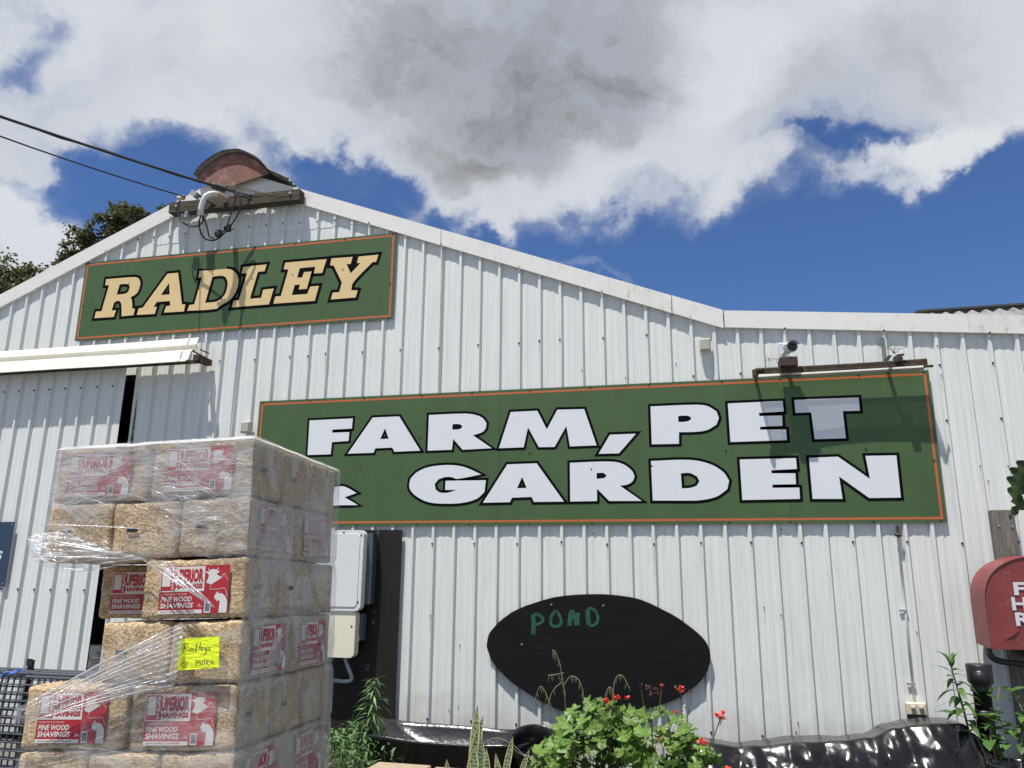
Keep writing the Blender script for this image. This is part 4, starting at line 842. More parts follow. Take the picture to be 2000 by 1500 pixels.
for layer in range(8):
    rn = ROWN[layer]
    if layer % 2 == 0:
        back3 = .10 if layer == 2 else 0
        gap = {4: .022, 0: .018, 2: 0}.get(layer, .004)
        put_bale(layer, -BL/2, BW/2, False, 'bale in the %s with its red label facing out at the stack corner' % rn, False, True)
        put_bale(layer, -BL*1.5-gap+(.02 if layer == 2 else 0), BW*(1.5 if layer == 2 else .5)+.01, False, ('set-back bale in the third row, its red label half hidden' if layer == 2 else 'bale in the %s with red label facing out, left of the corner bale' % rn))
        for j, w in ((1, 'middle'), (2, 'rear')): put_bale(layer, -BL/2, BW*(j+.5), False, 'bale in the %s, %s one on the shaded milky side of the stack' % (rn, w), False, j == 1)
    else:
        names = ('end-on bale at the stack corner in the %s, black tape mark', 'end-on bale in the %s, middle of three ends' if layer != 3 else 'end-on bale in the %s, left of the bale with the yellow note', 'end-on bale in the %s, outer left of three ends')
        for j in range(3):
            if layer == 3 and j == 2: continue
            put_bale(layer, -BW*(j+.5), BL/2, True, ('end-on bale carrying the yellow note, in the %s' if layer == 3 and j == 0 else names[j]) % rn, True)
        put_bale(layer, -BW/2, BL*1.5, True, 'bale in the %s with red label on the rear of the shaded side' % rn)
# timber pallet under the stack
pl = thing('pallet', tuple(MS @ Vector((-.475, .475, .0))), 'timber pallet under the stack of shavings bales', 'pallet', None, (0, 0, R(4)))
def plank(c, d):
    k = MB(); k.box(c, d); k.v = [tuple(MS @ Vector(p)) for p in k.v]; return k
for i in range(5): plank((-.09-.193*i, .475, .15), (.13, 1.0, .02)).build('board', block_m, pl)
for y in (.06, .475, .9): plank((-.475, y, .085), (.97, .09, .10)).build('bearer', block_m, pl)
# yellow note
nt_ = thing('note', (2.2, -3.80, 1.17), 'fluorescent yellow note handwritten Radleys 750 kg on a bale', 'note')
NQ = [Vector(p) for p in ((2.105, -3.815, 1.290), (2.288, -3.818, 1.306), (2.296, -3.815, 1.192), (2.117, -3.812, 1.175))]
def nf(d):
    def f(u, w):
        a = NQ[0].lerp(NQ[1], u); b = NQ[3].lerp(NQ[2], u); p = a.lerp(b, w); p.y += .0016*noise.noise(Vector((u*5+w*2, w*7, 2)))-d-.0005; return p
    return f
k = MB(); k.grid(nf(0), 12, 10); k.build('paper', note_m, nt_, True)
f = nf(.0012)
for st in ([(.12, .42), (.16, .3), (.19, .16)], [(.11, .2), (.18, .14), (.25, .16), (.24, .24), (.17, .29)], [(.17, .29), (.22, .35), (.28, .41)], [(.35, .32), (.31, .31), (.285, .36), (.31, .41), (.345, .37), (.355, .31), (.35, .40), (.37, .41)], [(.44, .33), (.40, .32), (.38, .37), (.41, .41), (.445, .36), (.475, .16)], [(.46, .26), (.45, .40), (.47, .41)], [(.51, .40), (.54, .28), (.555, .15)], [(.565, .36), (.60, .345), (.60, .31), (.57, .32), (.56, .37), (.585, .41), (.625, .38)], [(.65, .31), (.65, .38), (.685, .39), (.71, .31)], [(.71, .31), (.69, .48), (.65, .56), (.62, .55)], [(.79, .31), (.75, .33), (.77, .36), (.785, .39), (.74, .41)],
           [(.15, .72), (.10, .77), (.10, .88), (.15, .93), (.21, .90), (.23, .80), (.20, .72), (.14, .72)], [(.13, .78), (.17, .77), (.15, .82), (.18, .86), (.13, .88)],
           [(.42, .74), (.49, .74), (.45, .88)], [(.42, .81), (.48, .80)], [(.57, .73), (.52, .74), (.515, .8), (.56, .8), (.565, .86), (.51, .88)], [(.62, .74), (.60, .80), (.61, .87), (.65, .86), (.665, .79), (.65, .73), (.615, .74)], [(.71, .72), (.71, .88)], [(.77, .72), (.71, .81), (.78, .88)], [(.86, .74), (.81, .77), (.81, .86), (.855, .85), (.86, .80), (.83, .80)], [(.86, .80), (.87, .9)]):
    k = MB(); s = smoothline([(a, b, 0) for a, b in st], 4); stroke(k, [(p.x, p.y) for p in s], .013, f); k.build('pen_stroke', ink_m, nt_)
# stretch wrap: clinging sheets, veil over the front, torn flap, gathered pleats
wrap = thing('stretch_wrap', tuple(MS @ Vector((-.475, .475, Z0S))), 'torn clear stretch wrap clinging to the stack of bales', 'plastic wrap')
def W(p): return tuple(MS @ Vector(p))
TOPZ = Z0S+8*BH
def wn(a, b, c, s=1.0): return noise.fractal(Vector((a, b, c))*s, 1.0, 2.0, 4)
k = MB()
def topf(u, w):
    x = -2*BL-.012+(2*BL+.024)*u; y = -.010+(3*BW+.018)*w
    e = min(1, min(u, 1-u, w, 1-w)/.03); return W((x, y, TOPZ+.010-.018*(1-e)**2+.004*wn(x, y, 1, 6)))
k.grid(topf, 50, 50); k.build('top_film', film_top_m, wrap, True)
k = MB()
def sidef(u, w):
    y = -.012+(3*BW+.02)*u; z = Z0S+(TOPZ+.008-Z0S)*w; row = (z-Z0S)/BH; fr = row-math.floor(row); dip = math.exp(-((min(fr, 1-fr))/.06)**2)*.010
    e = .010*(max(0, (w-.985)/.015)**2)
    return W((.0105+.005*wn(y, z, 4, 7)-dip*(w < .98)-e, y, z))
k.grid(sidef, 44, 96); k.build('side_film', film_side_m, wrap, True)
veil = [MSI @ Vector(p) for p in ((1.42, -3.8, 1.815), (1.50, -3.8, 1.79), (1.577, -3.8, 1.743), (1.64, -3.8, 1.76), (1.692, -3.8, 1.817), (1.787, -3.8, 1.847), (1.991, -3.8, 1.782), (2.165, -3.8, 1.719), (2.285, -3.8, 1.678), (2.345, -3.8, 1.69), (2.40, -3.8, 1.72))]
def vz(x):
    for a, b in zip(veil, veil[1:]):
        if a.x <= x <= b.x: return a.z+(b.z-a.z)*(x-a.x)/(b.x-a.x)
    return veil[0].z if x < veil[0].x else veil[-1].z
def frontsheet(zlo, zhi, off, amp, name, m, nu=70, nv=30, xa=-2*BL-.006, xb=.008, sc=6):
    k = MB()
    def f(u, w):
        x = xa+(xb-xa)*u; a, b = zlo(x), zhi(x); z = a+(b-a)*w
        return W((x, -off-amp*.45*abs(wn(x*1.1+z*1.2, z*1.9-x*.8, off*90, sc*.6))-.0012*wn(x, z, 7, 14), z))
    k.grid(f, nu, nv); return k.build(name, m, wrap, True)
frontsheet(vz, lambda x: TOPZ+.006, .010, .014, 'front_film', film_front_m)
frontsheet(lambda x: vz(x)-.085+.03*math.sin(x*9), lambda x: TOPZ-.02, .014, .012, 'front_film', film_thin_m)
frontsheet(lambda x: Z0S+6*BH+.002+.0*x, lambda x: Z0S+6.62*BH+.05*math.sin(x*5+1), .011, .010, 'front_film', film_thin_m)
frontsheet(lambda x: Z0S+2*BH-.02, lambda x: Z0S+4.86*BH+.045*math.sin(x*4)-.15*max(0, (-.45-x)), .011, .009, 'front_film', film_thin_m, 60, 40, -.64)
frontsheet(lambda x: Z0S+.3*BH, lambda x: Z0S+3.05*BH+.02*math.sin(x*6), .013, .010, 'front_film', film_thin_m, 60, 40)
# left side film of the upper rows
k = MB(); k.grid(lambda u, w: W((-2*BL-.014-.008*abs(wn(u, w, 3, 5)), .92*u, Z0S+BH*(6+2*w))), 20, 20); k.build('side_film', film_thin_m, wrap, True)
# torn flap at the left of the second row
def fan(name, P, Q, m, nu=40, nv=24, ple=9, amp=.012, off=-.012):
    """pleated sheet between polyline P (one end) and Q (other end), world points"""
    P = [Vector(p) for p in P]; Q = [Vector(p) for p in Q]; k = MB()
    def at(L, t):
        t *= len(L)-1; i = min(int(t), len(L)-2); return L[i].lerp(L[i+1], t-i)
    def f(u, w):
        p = at(P, w).lerp(at(Q, w), u); p.y += off-amp*abs(math.sin(w*ple*math.pi+1.5*math.sin(u*4)))*(.25+.75*u)+.006*wn(u, w, 3, 4); return p
    k.grid(f, nu, nv); return k.build(name, m, wrap, True)
fan('torn_flap', [(1.387, -3.86, 1.682), (1.405, -3.87, 1.645), (1.45, -3.86, 1.565), (1.533, -3.84, 1.552), (1.673, -3.83, 1.537)], [(1.50, -3.80, 1.712), (1.62, -3.81, 1.668), (1.75, -3.81, 1.638), (1.86, -3.81, 1.612), (1.93, -3.81, 1.592)], film_bunch_m, 30, 30, 7, .016)
fan('torn_strip', [(1.891, -3.80, 1.600), (1.94, -3.81, 1.594), (2.03, -3.80, 1.585)], [(2.235, -3.81, 1.425), (2.25, -3.815, 1.418), (2.266, -3.81, 1.412)], film_bunch_m, 30, 14, 5, .010)
fan('gathered_pleats', [(1.452, -3.86, 1.015), (1.458, -3.87, .985), (1.463, -3.86, .955)], [(2.13, -3.80, 1.352), (2.14, -3.81, 1.25), (2.12, -3.80, 1.12)], film_bunch_m, 50, 40, 11, .014, -.016)
k = MB()
for j in range(15):
    t = j/14; a = Vector((1.455, -3.885, 1.012-.055*t)); b = Vector((2.13-.12*rng.random(), -3.826, 1.352-.235*t)); a = a.lerp(b, .06+.2*rng.random())
    k.tube([a, a.lerp(b, .5)+Vector((0, -.006, .004)), b], [.0010, .0022, .0008], 5)
for (a, b) in (((1.40, -3.86, 1.68), (1.92, -3.825, 1.594)), ((1.44, -3.875, 1.665), (1.88, -3.825, 1.597)), ((1.41, -3.88, 1.63), (1.55, -3.86, 1.553)), ((1.45, -3.87, 1.60), (1.90, -3.825, 1.593)), ((1.90, -3.825, 1.598), (2.255, -3.83, 1.413)), ((1.95, -3.825, 1.592), (2.258, -3.83, 1.415)), ((2.02, -3.82, 1.585), (2.262, -3.83, 1.413)), ((1.38, -3.815, 1.735), (1.95, -3.815, 1.71))):
    a, b = Vector(a), Vector(b); k.tube([a, a.lerp(b, .5)+Vector((0, -.008, .003)), b], [.0012, .0026, .001], 5)
for j in range(64):
    x = rng.uniform(-2*BL+.02, -.03); z = TOPZ-.02-rng.random()**.8*.40; L = rng.uniform(.03, .16); an = R(rng.gauss(-28, 14)) if rng.random() < .7 else R(rng.gauss(12, 12))
    a = MS @ Vector((x, -.022, z)); b = MS @ Vector((min(0, x+L*math.cos(an)), -.022, z+L*math.sin(an))); k.tube([a, a.lerp(b, .5)+Vector((0, 0, L*.06)), b], [.0004, rng.uniform(.0007, .0013), .0004], 4)
k.build('crease', filmmat('film_crease', .5, .8, 9, (1, 1, 1), white=.92, gl=.4), wrap, True)['kind'] = 'stuff'

# ------------------------------------------------------------------ wire mesh panels
def wirepanel(y, x0, x1, zt, lean, label, pitch=.055, seed=0, off=(0, 0)):
    t = thing('mesh_panel', ((x0+x1)/2, y, 0), label, 'wire panel', 'wire mesh panels stacked upright')
    k = MB(); nx = int((x1-x0)/pitch); nz = int(zt/pitch)
    Y = lambda z: y+lean*z/zt
    for i in range(nx+1):
        x = x0+off[0]+i*pitch; k.tube([(x, Y(.02), .02), (x, Y(zt), zt)], .0055, 5, False)
    for j in range(nz+1):
        z = zt-off[1]-j*pitch; k.tube([(x0, Y(z)-.007, z), (x1, Y(z)-.007, z)], .0055, 5, False)
    o = k.build('wire', wire_m, t); o['kind'] = 'stuff'
    k = MB(); k.tube([(x0, Y(zt), zt), (x1, Y(zt), zt)], .012, 8); k.tube([(x1, Y(0.02), .02), (x1, Y(zt), zt)], .012, 8); k.tube([(x0, Y(0.02), .02), (x0, Y(zt), zt)], .012, 8); k.build('rail', wire_m, t)
    return t
wirepanel(-1.56, -1.7, .42, .772, .09, 'front grey wire mesh panel propped behind the bales')
wirepanel(-1.50, -1.72, .40, .785, .09, 'middle grey wire mesh panel of the propped set', .055, 1, (.018, .02))
wirepanel(-1.44, -1.68, .44, .79, .09, 'third grey wire mesh panel, behind the middle one', .055, 2, (.035, .035))
wirepanel(-1.38, -1.66, .46, .795, .09, 'rearmost grey wire mesh panel with the tallest rail', .055, 3, (.01, .012))
k = MB(); k.tube(smoothline([(-1.02, -1.50, .775), (-.985, -1.50, .80), (-.95, -1.48, .80), (-.90, -1.47, .815), (-.86, -1.49, .828), (-.90, -1.5, .80), (-.97, -1.49, .79), (-1.06, -1.5, .765)], 4), .007, 6); k.tube(smoothline([(-.92, -1.49, .80), (-.87, -1.49, .83), (-.84, -1.49, .815)], 4), .006, 6)
single(k, 'twine', twine_m, 'blue twine knotted round the mesh panel rail', 'twine', None, (-.95, -1.49, .79))
k = MB(); k.box((-.965, -1.30, .42), (.034, .03, .90)); k.box((-.965, -1.32, .855), (.05, .006, .05)); single(k, 'steel_picket', cable_m, 'black steel picket standing up behind the mesh panels', 'post', None, (-.965, -1.30, 0))

# ------------------------------------------------------------------ garden bed along the wall
k = MB(); k.grid(lambda u, w: (.8+6.4*u, -1.6+1.55*w, .03+.02*noise.noise(Vector((u*30, w*9, 0)))), 60, 14); tag(k.build('soil', soil_m, None, True), kind='structure')
def block(x, y, z, L, label):
    k = MB(); k.bbox((x, y, z/2+.03), (L, .2, z-.06+.06), .008); single(k, 'concrete_block', block_m, label, 'block', 'tan blocks edging the bed', (x, y, 0))
block(1.995, -1.08, .212, .40, 'tan block in front of the long black pond tub')
block(2.42, -1.08, .205, .39, 'tan block behind the snake plant leaves')
# long preformed pond tub
pt = thing('pond_tub', (2.1, -.45, 0), 'long black preformed pond tub with a wavy rim', 'pond tub')
def rim(a):
    x = 2.13+.70*math.copysign(abs(math.cos(a))**.7, math.cos(a)); y = -.42+.30*math.copysign(abs(math.sin(a))**.8, math.sin(a))
    z = .372+.018*math.sin(a*3+.5)+.012*math.sin(a*5)-.03*max(0, -math.sin(a))+.012*math.cos(a*2)
    return x+.02*math.sin(a*4), y+.025*math.sin(a*3), z
k = MB(); prof = [(1.0, -.33, .80), (1.0, -.05, .93), (1.0, -.035, 1.03), (1.0, -.01, 1.045), (1.0, .0, 1.02), (1.0, -.004, .985), (1.0, -.03, .93), (1.0, -.09, .84), (1.0, -.13, .70), (1.0, -.19, .55), (1.0, -.24, .2)]
def tubf(u, w):
    a = 2*math.pi*u; x, y, z = rim(a); i = min(int(round(w*(len(prof)-1))), len(prof)-1); _, dz, s = prof[i]
    b = .018*wn(a*1.3, i*.6, 2, 1.6) if i > 5 else 0
    return (2.13+(x-2.13)*(s+b), -.42+(y+.42)*(s+b), max(.035, z+dz))
k.grid(tubf, 96, len(prof)-1); k.build('shell', pondblk_m, pt, True)
k = MB(); k.box((2.1, -.42, .05), (1.0, .3, .06)); k.build('base', pondblk_m, pt)
# second, rounder tub tipped against it
tb = thing('plant_tub', (2.86, -.55, 0), 'round black ribbed tub tipped beside the long pond tub', 'tub')
Mt = Matrix.Rotation(R(24), 3, 'X') @ Matrix.Rotation(R(6), 3, 'Y'); k = MB()
k.lathe([(.11, 0), (.155, .20), (.17, .27), (.185, .275), (.19, .285), (.185, .30), (.175, .30), (.172, .292), (.160, .28), (.155, .2), (.13, .10), (0, .09)], (2.85, -.60, .12), 36, Mt); k.build('shell', pondblk_m, tb, True)
k = MB(); [k.lathe([(.176, z), (.184, z+.004), (.178, z+.009)], (2.85, -.60, .12), 36, Mt) for z in (.24, .255)]; k.build('rim_rib', pondblk_m, tb, True)
# crumpled pond liner
lt_ = thing('pond_liner', (5.0, -.5, 0), 'crumpled glossy black pond plastic heaped along the wall', 'plastic sheet')
TOPL = [(4.02, .40), (4.14, .396), (4.28, .385), (4.42, .401), (4.69, .432), (4.956, .456), (5.154, .489), (5.321, .562), (5.45, .585), (5.577, .600), (5.733, .607), (5.79, .55), (5.87, .44), (5.95, .33), (6.06, .20)]
def tl(x):
    for (a, b), (c, d) in zip(TOPL, TOPL[1:]):
        if a <= x <= c: t = (x-a)/(c-a); t = t*t*(3-2*t); return b+(d-b)*t
    return TOPL[0][1] if x < 4.1 else TOPL[-1][1]
def ridged(p, o=5):
    s = 0; a = 1
    for i in range(o): s += a*(1-abs(noise.noise(p))*2.6); a *= .42; p = p*1.9+Vector((3.1, 1.7, 2.2))
    return s
def linerf(u, w):
    x = 4.02+2.04*u; t = tl(x)
    if w < .22: q = w/.22; y = -.12-.40*q; z = t-.035*(1-q)+.010*math.sin(x*7)*(1-q)
    else:
        q = (w-.22)/.78; y = -.52-.10*math.sin(q*1.5)-.22*q; z = t-.005-(t-.02)*q**1.1
    cr = ridged(Vector((x*2.8+z*2.2, z*1.6-x*1.2, y*1.2)), 4)
    q3 = Vector((x*4.6+z*1.6, z*3.0-x*1.6, y*1.2)); v1 = noise.voronoi(q3)[0]; v2 = noise.voronoi(q3*2.3+Vector((4, 2, 1)))[0]; cr = .9+1.0*(.55-v1[0])+.45*(.5-v2[0])+.25*(cr-.9)
    am = .06*min(1, max(0, w-.10)*3); return (x+.02*wn(x, z, 1, 4)*am*8, y-am*(cr-.9)+.02*noise.noise(Vector((x*2, z*2, 4))), z+.022*(cr-.9)*(w > .1)*min(1, w*3))
k = MB(); k.grid(linerf, 170, 80); k.build('sheet', liner_m, lt_, True)
# vertical black pipe
pp = thing('downpipe', (5.86, -.42, 0), 'stout black poly pipe with a capped side opening', 'pipe')
k = MB(); k.lathe([(.055, .06), (.055, .80), (.066, .80), (.066, .815), (.060, .83), (.060, .84), (.078, .86), (.080, .97), (.076, .975), (.0, .972)], (5.895, -.42, 0), 28); k.build('pipe', pipe_m, pp, True)
k = MB(); q = Vector((-.30, -1, .02)).normalized().to_track_quat('Z', 'Y').to_matrix(); k.lathe([(.0, .093), (.030, .093), (.034, .086), (.044, .088), (.046, .075), (.046, .04)], (5.895, -.42, .893), 22, q); k.build('cap', pipe_m, pp, True)
for z in (.26, .45, .62):
    k = MB(); k.lathe([(.056, z), (.066, z+.006), (.066, z+.06), (.056, z+.066)], (5.895, -.42, 0), 28); k.build('coupling', pipe_m, pp, True)
# round pot in the corner
ptt = thing('plant_pot', (5.95, -.78, 0), 'round black plastic pot with a thick rolled rim by the pipe', 'pot')
k = MB(); k.lathe([(.12, .04), (.15, .38), (.165, .385), (.172, .40), (.172, .425), (.165, .43), (.155, .425), (.150, .40), (.145, .36), (0, .355)], (5.95, -.78, 0), 36); k.build('shell', pondblk_m, ptt, True)
k = MB(); k.lathe([(.144, .362), (.07, .366), (0, .37)], (5.95, -.78, 0), 24); k.build('potting_soil', soil_m, ptt)

# ------------------------------------------------------------------ fire hose reel cover
fr = thing('hose_reel', (6.35, -.2, 1.05), 'faded dented red fire hose reel cover on a grey post', 'hose reel')
def archpts(x0, x1, z0, zt, n=22, e=2.35):
    xc = (x0+x1)/2; hw = (x1-x0)/2; zs = z0+.30; P = [(x0, z0)]
    for i in range(n+1):
        a = math.pi*(1-i/n); c, s_ = math.cos(a), math.sin(a); P.append((xc+hw*math.copysign(abs(c)**(2/e), c), zs+(zt-zs)*abs(s_)**(2/e)))
    P.append((x1, z0)); return P
FO = archpts(5.985, 6.78, 1.075, 1.695); BO = archpts(5.985, 6.80, 1.09, 1.705)
def dent(x, z): d = math.hypot((x-6.06)/.10, (z-1.23)/.035); return .028*math.exp(-d*d)-.014*math.exp(-((x-6.08)/.12)**2-((z-1.18)/.03)**2)
k = MB(); ctr = (6.335, 1.30); NR = 14
k.grid(lambda u, w: (lambda px, pz: (px, -.42+dent(px, pz)+.004*noise.noise(Vector((px*6, pz*6, 1))), pz))(*(lambda P: (ctr[0]+(P[0]-ctr[0])*w, ctr[1]+(P[1]-ctr[1])*w))(FO[min(int(round(u*(len(FO)-1))), len(FO)-1)])), len(FO)-1, NR)
k.quad((FO[0][0], -.42, FO[0][1]), (FO[-1][0], -.42, FO[-1][1]), (ctr[0], -.42, ctr[1])); k.build('front_panel', reel_m, fr, True)
k = MB(); k.grid(lambda u, w: (lambda i: ((FO[i][0]*(1-w)+BO[i][0]*w), -.428+.31*w+.003*noise.noise(Vector((FO[i][1]*9, w*5, 3))), FO[i][1]*(1-w)+BO[i][1]*w))(min(int(round(u*(len(FO)-1))), len(FO)-1)), len(FO)-1, 4); k.build('hood_band', reel_m, fr, True)
k = MB(); f = lambda x, z: (x, -.4275, z)
for s, xa, xb, za, zb in (('FIRE', 6.172, 6.49, 1.432, 1.518), ('HOSE', 6.148, 6.50, 1.33, 1.42), ('REEL', 6.158, 6.49, 1.23, 1.318)): addtext(k, s, xa, za, xb, zb, f, .03)
k.build('lettering', reelw_m, fr)
k = MB(); k.lathe([(.10, -.10), (.22, -.10), (.23, -.09), (.23, .0), (.22, .01), (.10, .01)], (6.36, -.22, 1.22), 26, Matrix.Rotation(R(90), 3, 'X')); k.lathe([(0, -.12), (.05, -.12), (.05, .12), (0, .12)], (6.36, -.2, 1.22), 14, Matrix.Rotation(R(90), 3, 'X')); k.build('reel', cable_m, fr, True)
k = MB(); k.tube(smoothline([(6.05, -.30, 1.14), (6.00, -.33, 1.07), (6.005, -.34, 1.02), (6.06, -.34, .99), (6.18, -.33, .975), (6.30, -.32, .95), (6.42, -.3, 1.0), (6.5, -.28, 1.1)], 5), .021, 10); k.build('hose', cable_m, fr, True)
ps = thing('timber_post', (6.29, 0, 0), 'split grey timber post behind the red hose reel cover', 'post')
k = MB(); k.grid(lambda u, w: (lambda a, z: (6.29+.075*max(-1, min(1, 1.5*math.cos(a)))+.004*noise.noise(Vector((a*3, z*2, 1))), -.03+.045*max(-1, min(1, 1.5*math.sin(a)))+.004*noise.noise(Vector((a*4, z*1.5, 5))), z))(2*math.pi*u, 2.035*w), 20, 30); k.quad((6.215, -.075, 2.035), (6.365, -.075, 2.035), (6.365, .015, 2.035), (6.215, .015, 2.035)); k.build('timber', post_m, ps)
k = MB(); [k.lathe([(0, -.006), (.008, -.006), (.008, .0)], (x, -.076, z), 7, Matrix.Rotation(R(-90), 3, 'X')) for x, z in ((6.25, 1.92), (6.335, 1.915), (6.25, 1.2))]; k.build('bolt', galv_m, ps)

# ------------------------------------------------------------------ plants
def lance(L, wd, droop=.25, fold=.15, n=5):
    k = MB()
    def f(u, w):
        s = math.sin(min(1, u*1.02)*math.pi)**.8*(1-.35*u); x = (w-.5)*wd*s
        return (x, L*u*(1-.25*droop*u), -droop*L*u*u+fold*abs(x)+.003*math.sin(u*9+w*3))
    k.grid(f, n, 2); return k
def orient(pos, az, el, rollr=0.0, s=1.0):
    return Matrix.Translation(pos) @ Matrix.Rotation(az, 4, 'Z') @ Matrix.Rotation(el, 4, 'X') @ Matrix.Rotation(rollr, 4, 'Y') @ Matrix.Scale(s, 4)
def lance_set(name, m, L, wd, drs): return [lance(L, wd, d).mesh(name, m, True) for d in drs]
# tall drooping weed beside the tub
tw = thing('tall_weed', (1.53, -.55, 0), 'tall bright weed with narrow drooping leaves against the black board', 'weed')
WL = lance_set('leaf', weed_m, .17, .028, (.5, .8, 1.1))
k = MB(); k.tube(smoothline([(1.51, -.55, .03), (1.525, -.55, .3), (1.54, -.55, .52), (1.56, -.55, .74)], 4), [.009]*9+[.007, .005, .004, .003], 6); k.build('stem', stem_m, tw)
for j in range(120):
    t = .05+.95*(j/119)**.9; z = .08+.66*t; a = j*2.4+rng.uniform(-.4, .4); s = (1.15-.55*t)*rng.uniform(.75, 1.2)
    p = Vector((1.515+.045*t, -.55, z)); inst(rng.choice(WL), 'leaf', tw, tw.matrix_basis.inverted() @ orient(p, a, R(rng.uniform(5, 45)), rng.uniform(-.3, .3), s))
# low weeds at the foot of the board
SML = lance_set('leaf', weed_m, .06, .022, (.3, .8))
k = MB()
for j in range(620):
    x = rng.gauss(1.42, .20); y = rng.uniform(-1.0, -.35); h = rng.uniform(.02, 1)**.7*(.42-.35*abs(x-1.42)) if rng.random() < .9 else .3
    M = orient((x, y, max(.03, h)), rng.uniform(0, 6.28), R(rng.uniform(-20, 60)), rng.uniform(-.5, .5), rng.uniform(.5, 1.3)); me = rng.choice(SML); b = len(k.v)
    k.v += [tuple(M @ v.co) for v in me.vertices]; k.f += [tuple(b+i for i in p.vertices) for p in me.polygons]; k.mi += [0]*len(me.polygons)
for j in range(60):
    x = rng.gauss(1.42, .18); y = rng.uniform(-1, -.4); k.tube([(x, y, .03), (x+rng.uniform(-.05, .05), y, rng.uniform(.2, .45))], .0025, 4)
tag(k.build('undergrowth', weed_m, None), 'low green weeds growing between the bales and the pond tub', 'weeds', None, 'stuff')
# snake plant: banded leaves with pale edges
def snakemat():
    m = bpy.data.materials.new('snake_leaf'); m.use_nodes = True; t = m.node_tree; b = t.nodes['Principled BSDF']
    tc = node(t, 'ShaderNodeTexCoord').outputs['Object']; oi = node(t, 'ShaderNodeObjectInfo').outputs['Random']
    sh = node(t, 'ShaderNodeVectorMath', {0: tc, 1: node(t, 'ShaderNodeVectorMath', {0: (1, 2, 3), 'Scale': oi}, operation='SCALE').outputs[0]}, operation='ADD').outputs[0]
    wv_ = node(t, 'ShaderNodeTexWave', {'Vector': sh, 'Scale': 14.0, 'Distortion': 7.0, 'Detail': 4.0, 'Detail Scale': 3.0}, bands_direction='Y').outputs[1]
    rp = node(t, 'ShaderNodeValToRGB', {0: wv_}); ee = rp.color_ramp.elements
    ee[0].position = .12; ee[0].color = (.035, .06, .03, 1); ee[1].position = .35; ee[1].color = (.25, .30, .17, 1)
    t.links.new(rp.outputs[0], b.inputs['Base Color']); b.inputs['Roughness'].default_value = .4; return m
snake_m = snakemat()
def snakeleaf(L, wd, tw_, bend):
    k = MB()
    def wid(u): return wd*(.55+.45*math.sin(min(1, u*1.35)*math.pi*.62))*(1 if u < .72 else max(0.03, 1-((u-.72)/.28)**1.5))
    def P(u, x):
        a = tw_*u; return (x*math.cos(a)+bend*u*u*.6, L*u, x*math.sin(a)+.12*abs(x)+bend*.2*u*u)
    k.k = 0; k.grid(lambda u, w: P(u, (w-.5)*wid(u)*.78), 14, 4)
    for s in (-1, 1):
        k.k = 1; k.grid(lambda u, w: P(u, s*(wid(u)*.39+wid(u)*.12*w)), 14, 1)
    return k
sn = thing('snake_plant', (2.5, -1.15, .0), 'upright snake plant with pale edged banded leaves', 'plant')
for (x, y, L, wd, az, el, bend) in ((2.485, -1.12, .56, .062, .3, 98, .06), (2.505, -1.10, .62, .066, -.1, 95, -.02), (2.43, -1.13, .40, .05, .2, 112, .05), (2.47, -1.18, .34, .05, .8, 118, .10), (2.56, -1.17, .36, .07, -.3, 88, .0), (2.62, -1.13, .43, .06, .1, 84, .02), (2.665, -1.16, .36, .055, -.2, 82, .03), (2.72, -1.12, .44, .045, .2, 100, .02), (2.77, -1.15, .34, .045, .1, 76, .02), (2.52, -1.2, .30, .05, -.5, 92, 0), (2.69, -1.2, .28, .045, .5, 68, .02), (2.80, -1.1, .38, .035, 0, 104, .05), (2.40, -1.16, .28, .045, .3, 80, .02)):
    me = snakeleaf(L, wd, rng.uniform(-.6, .6), bend).mesh('leaf', [snake_m, snake_edge_m], True)
    inst(me, 'leaf', sn, sn.matrix_basis.inverted() @ (Matrix.Translation((x, y, .05)) @ Matrix.Rotation(az, 4, 'Z') @ Matrix.Rotation(R(el-90), 4, 'Y') @ Matrix.Rotation(R(88), 4, 'X')))
# geranium
def gerleaf(seed):
    r = random.Random(seed); k = MB(); n = 44; V = []
    def f(u, w):
        a = -2.75+5.5*u; lob = 1+.07*math.cos(a*7)+.045*math.cos(a*20); rad = w*lob*(1-.12*math.cos(a))
        return (.047*rad*math.sin(a), .047*rad*math.cos(a), .005*rad*rad*(math.cos(a*3+seed)+.5)-.012*rad*abs(math.sin(a))*(seed % 2)+.004*math.cos(a*7)*w*w)
    k.grid(f, n, 3); return k.mesh('leaf', ger_m, True)
GL = [gerleaf(i) for i in range(5)]
gr = thing('geranium', (3.6, -1.3, 0), 'sprawling geranium bush with scalloped leaves and coral flowers', 'bush')
gi = gr.matrix_basis.inverted()
def gtop(x):
    pts = [(3.02, .46), (3.1, .58), (3.2, .68), (3.33, .77), (3.47, .785), (3.6, .735), (3.70, .70), (3.83, .76), (3.9, .68), (3.97, .63), (4.06, .60), (4.15, .50), (4.22, .40)]
    for (a, b), (c, d) in zip(pts, pts[1:]):
        if a <= x <= c: return b+(d-b)*(x-a)/(c-a)
    return .4
k = MB(); cnt = 0
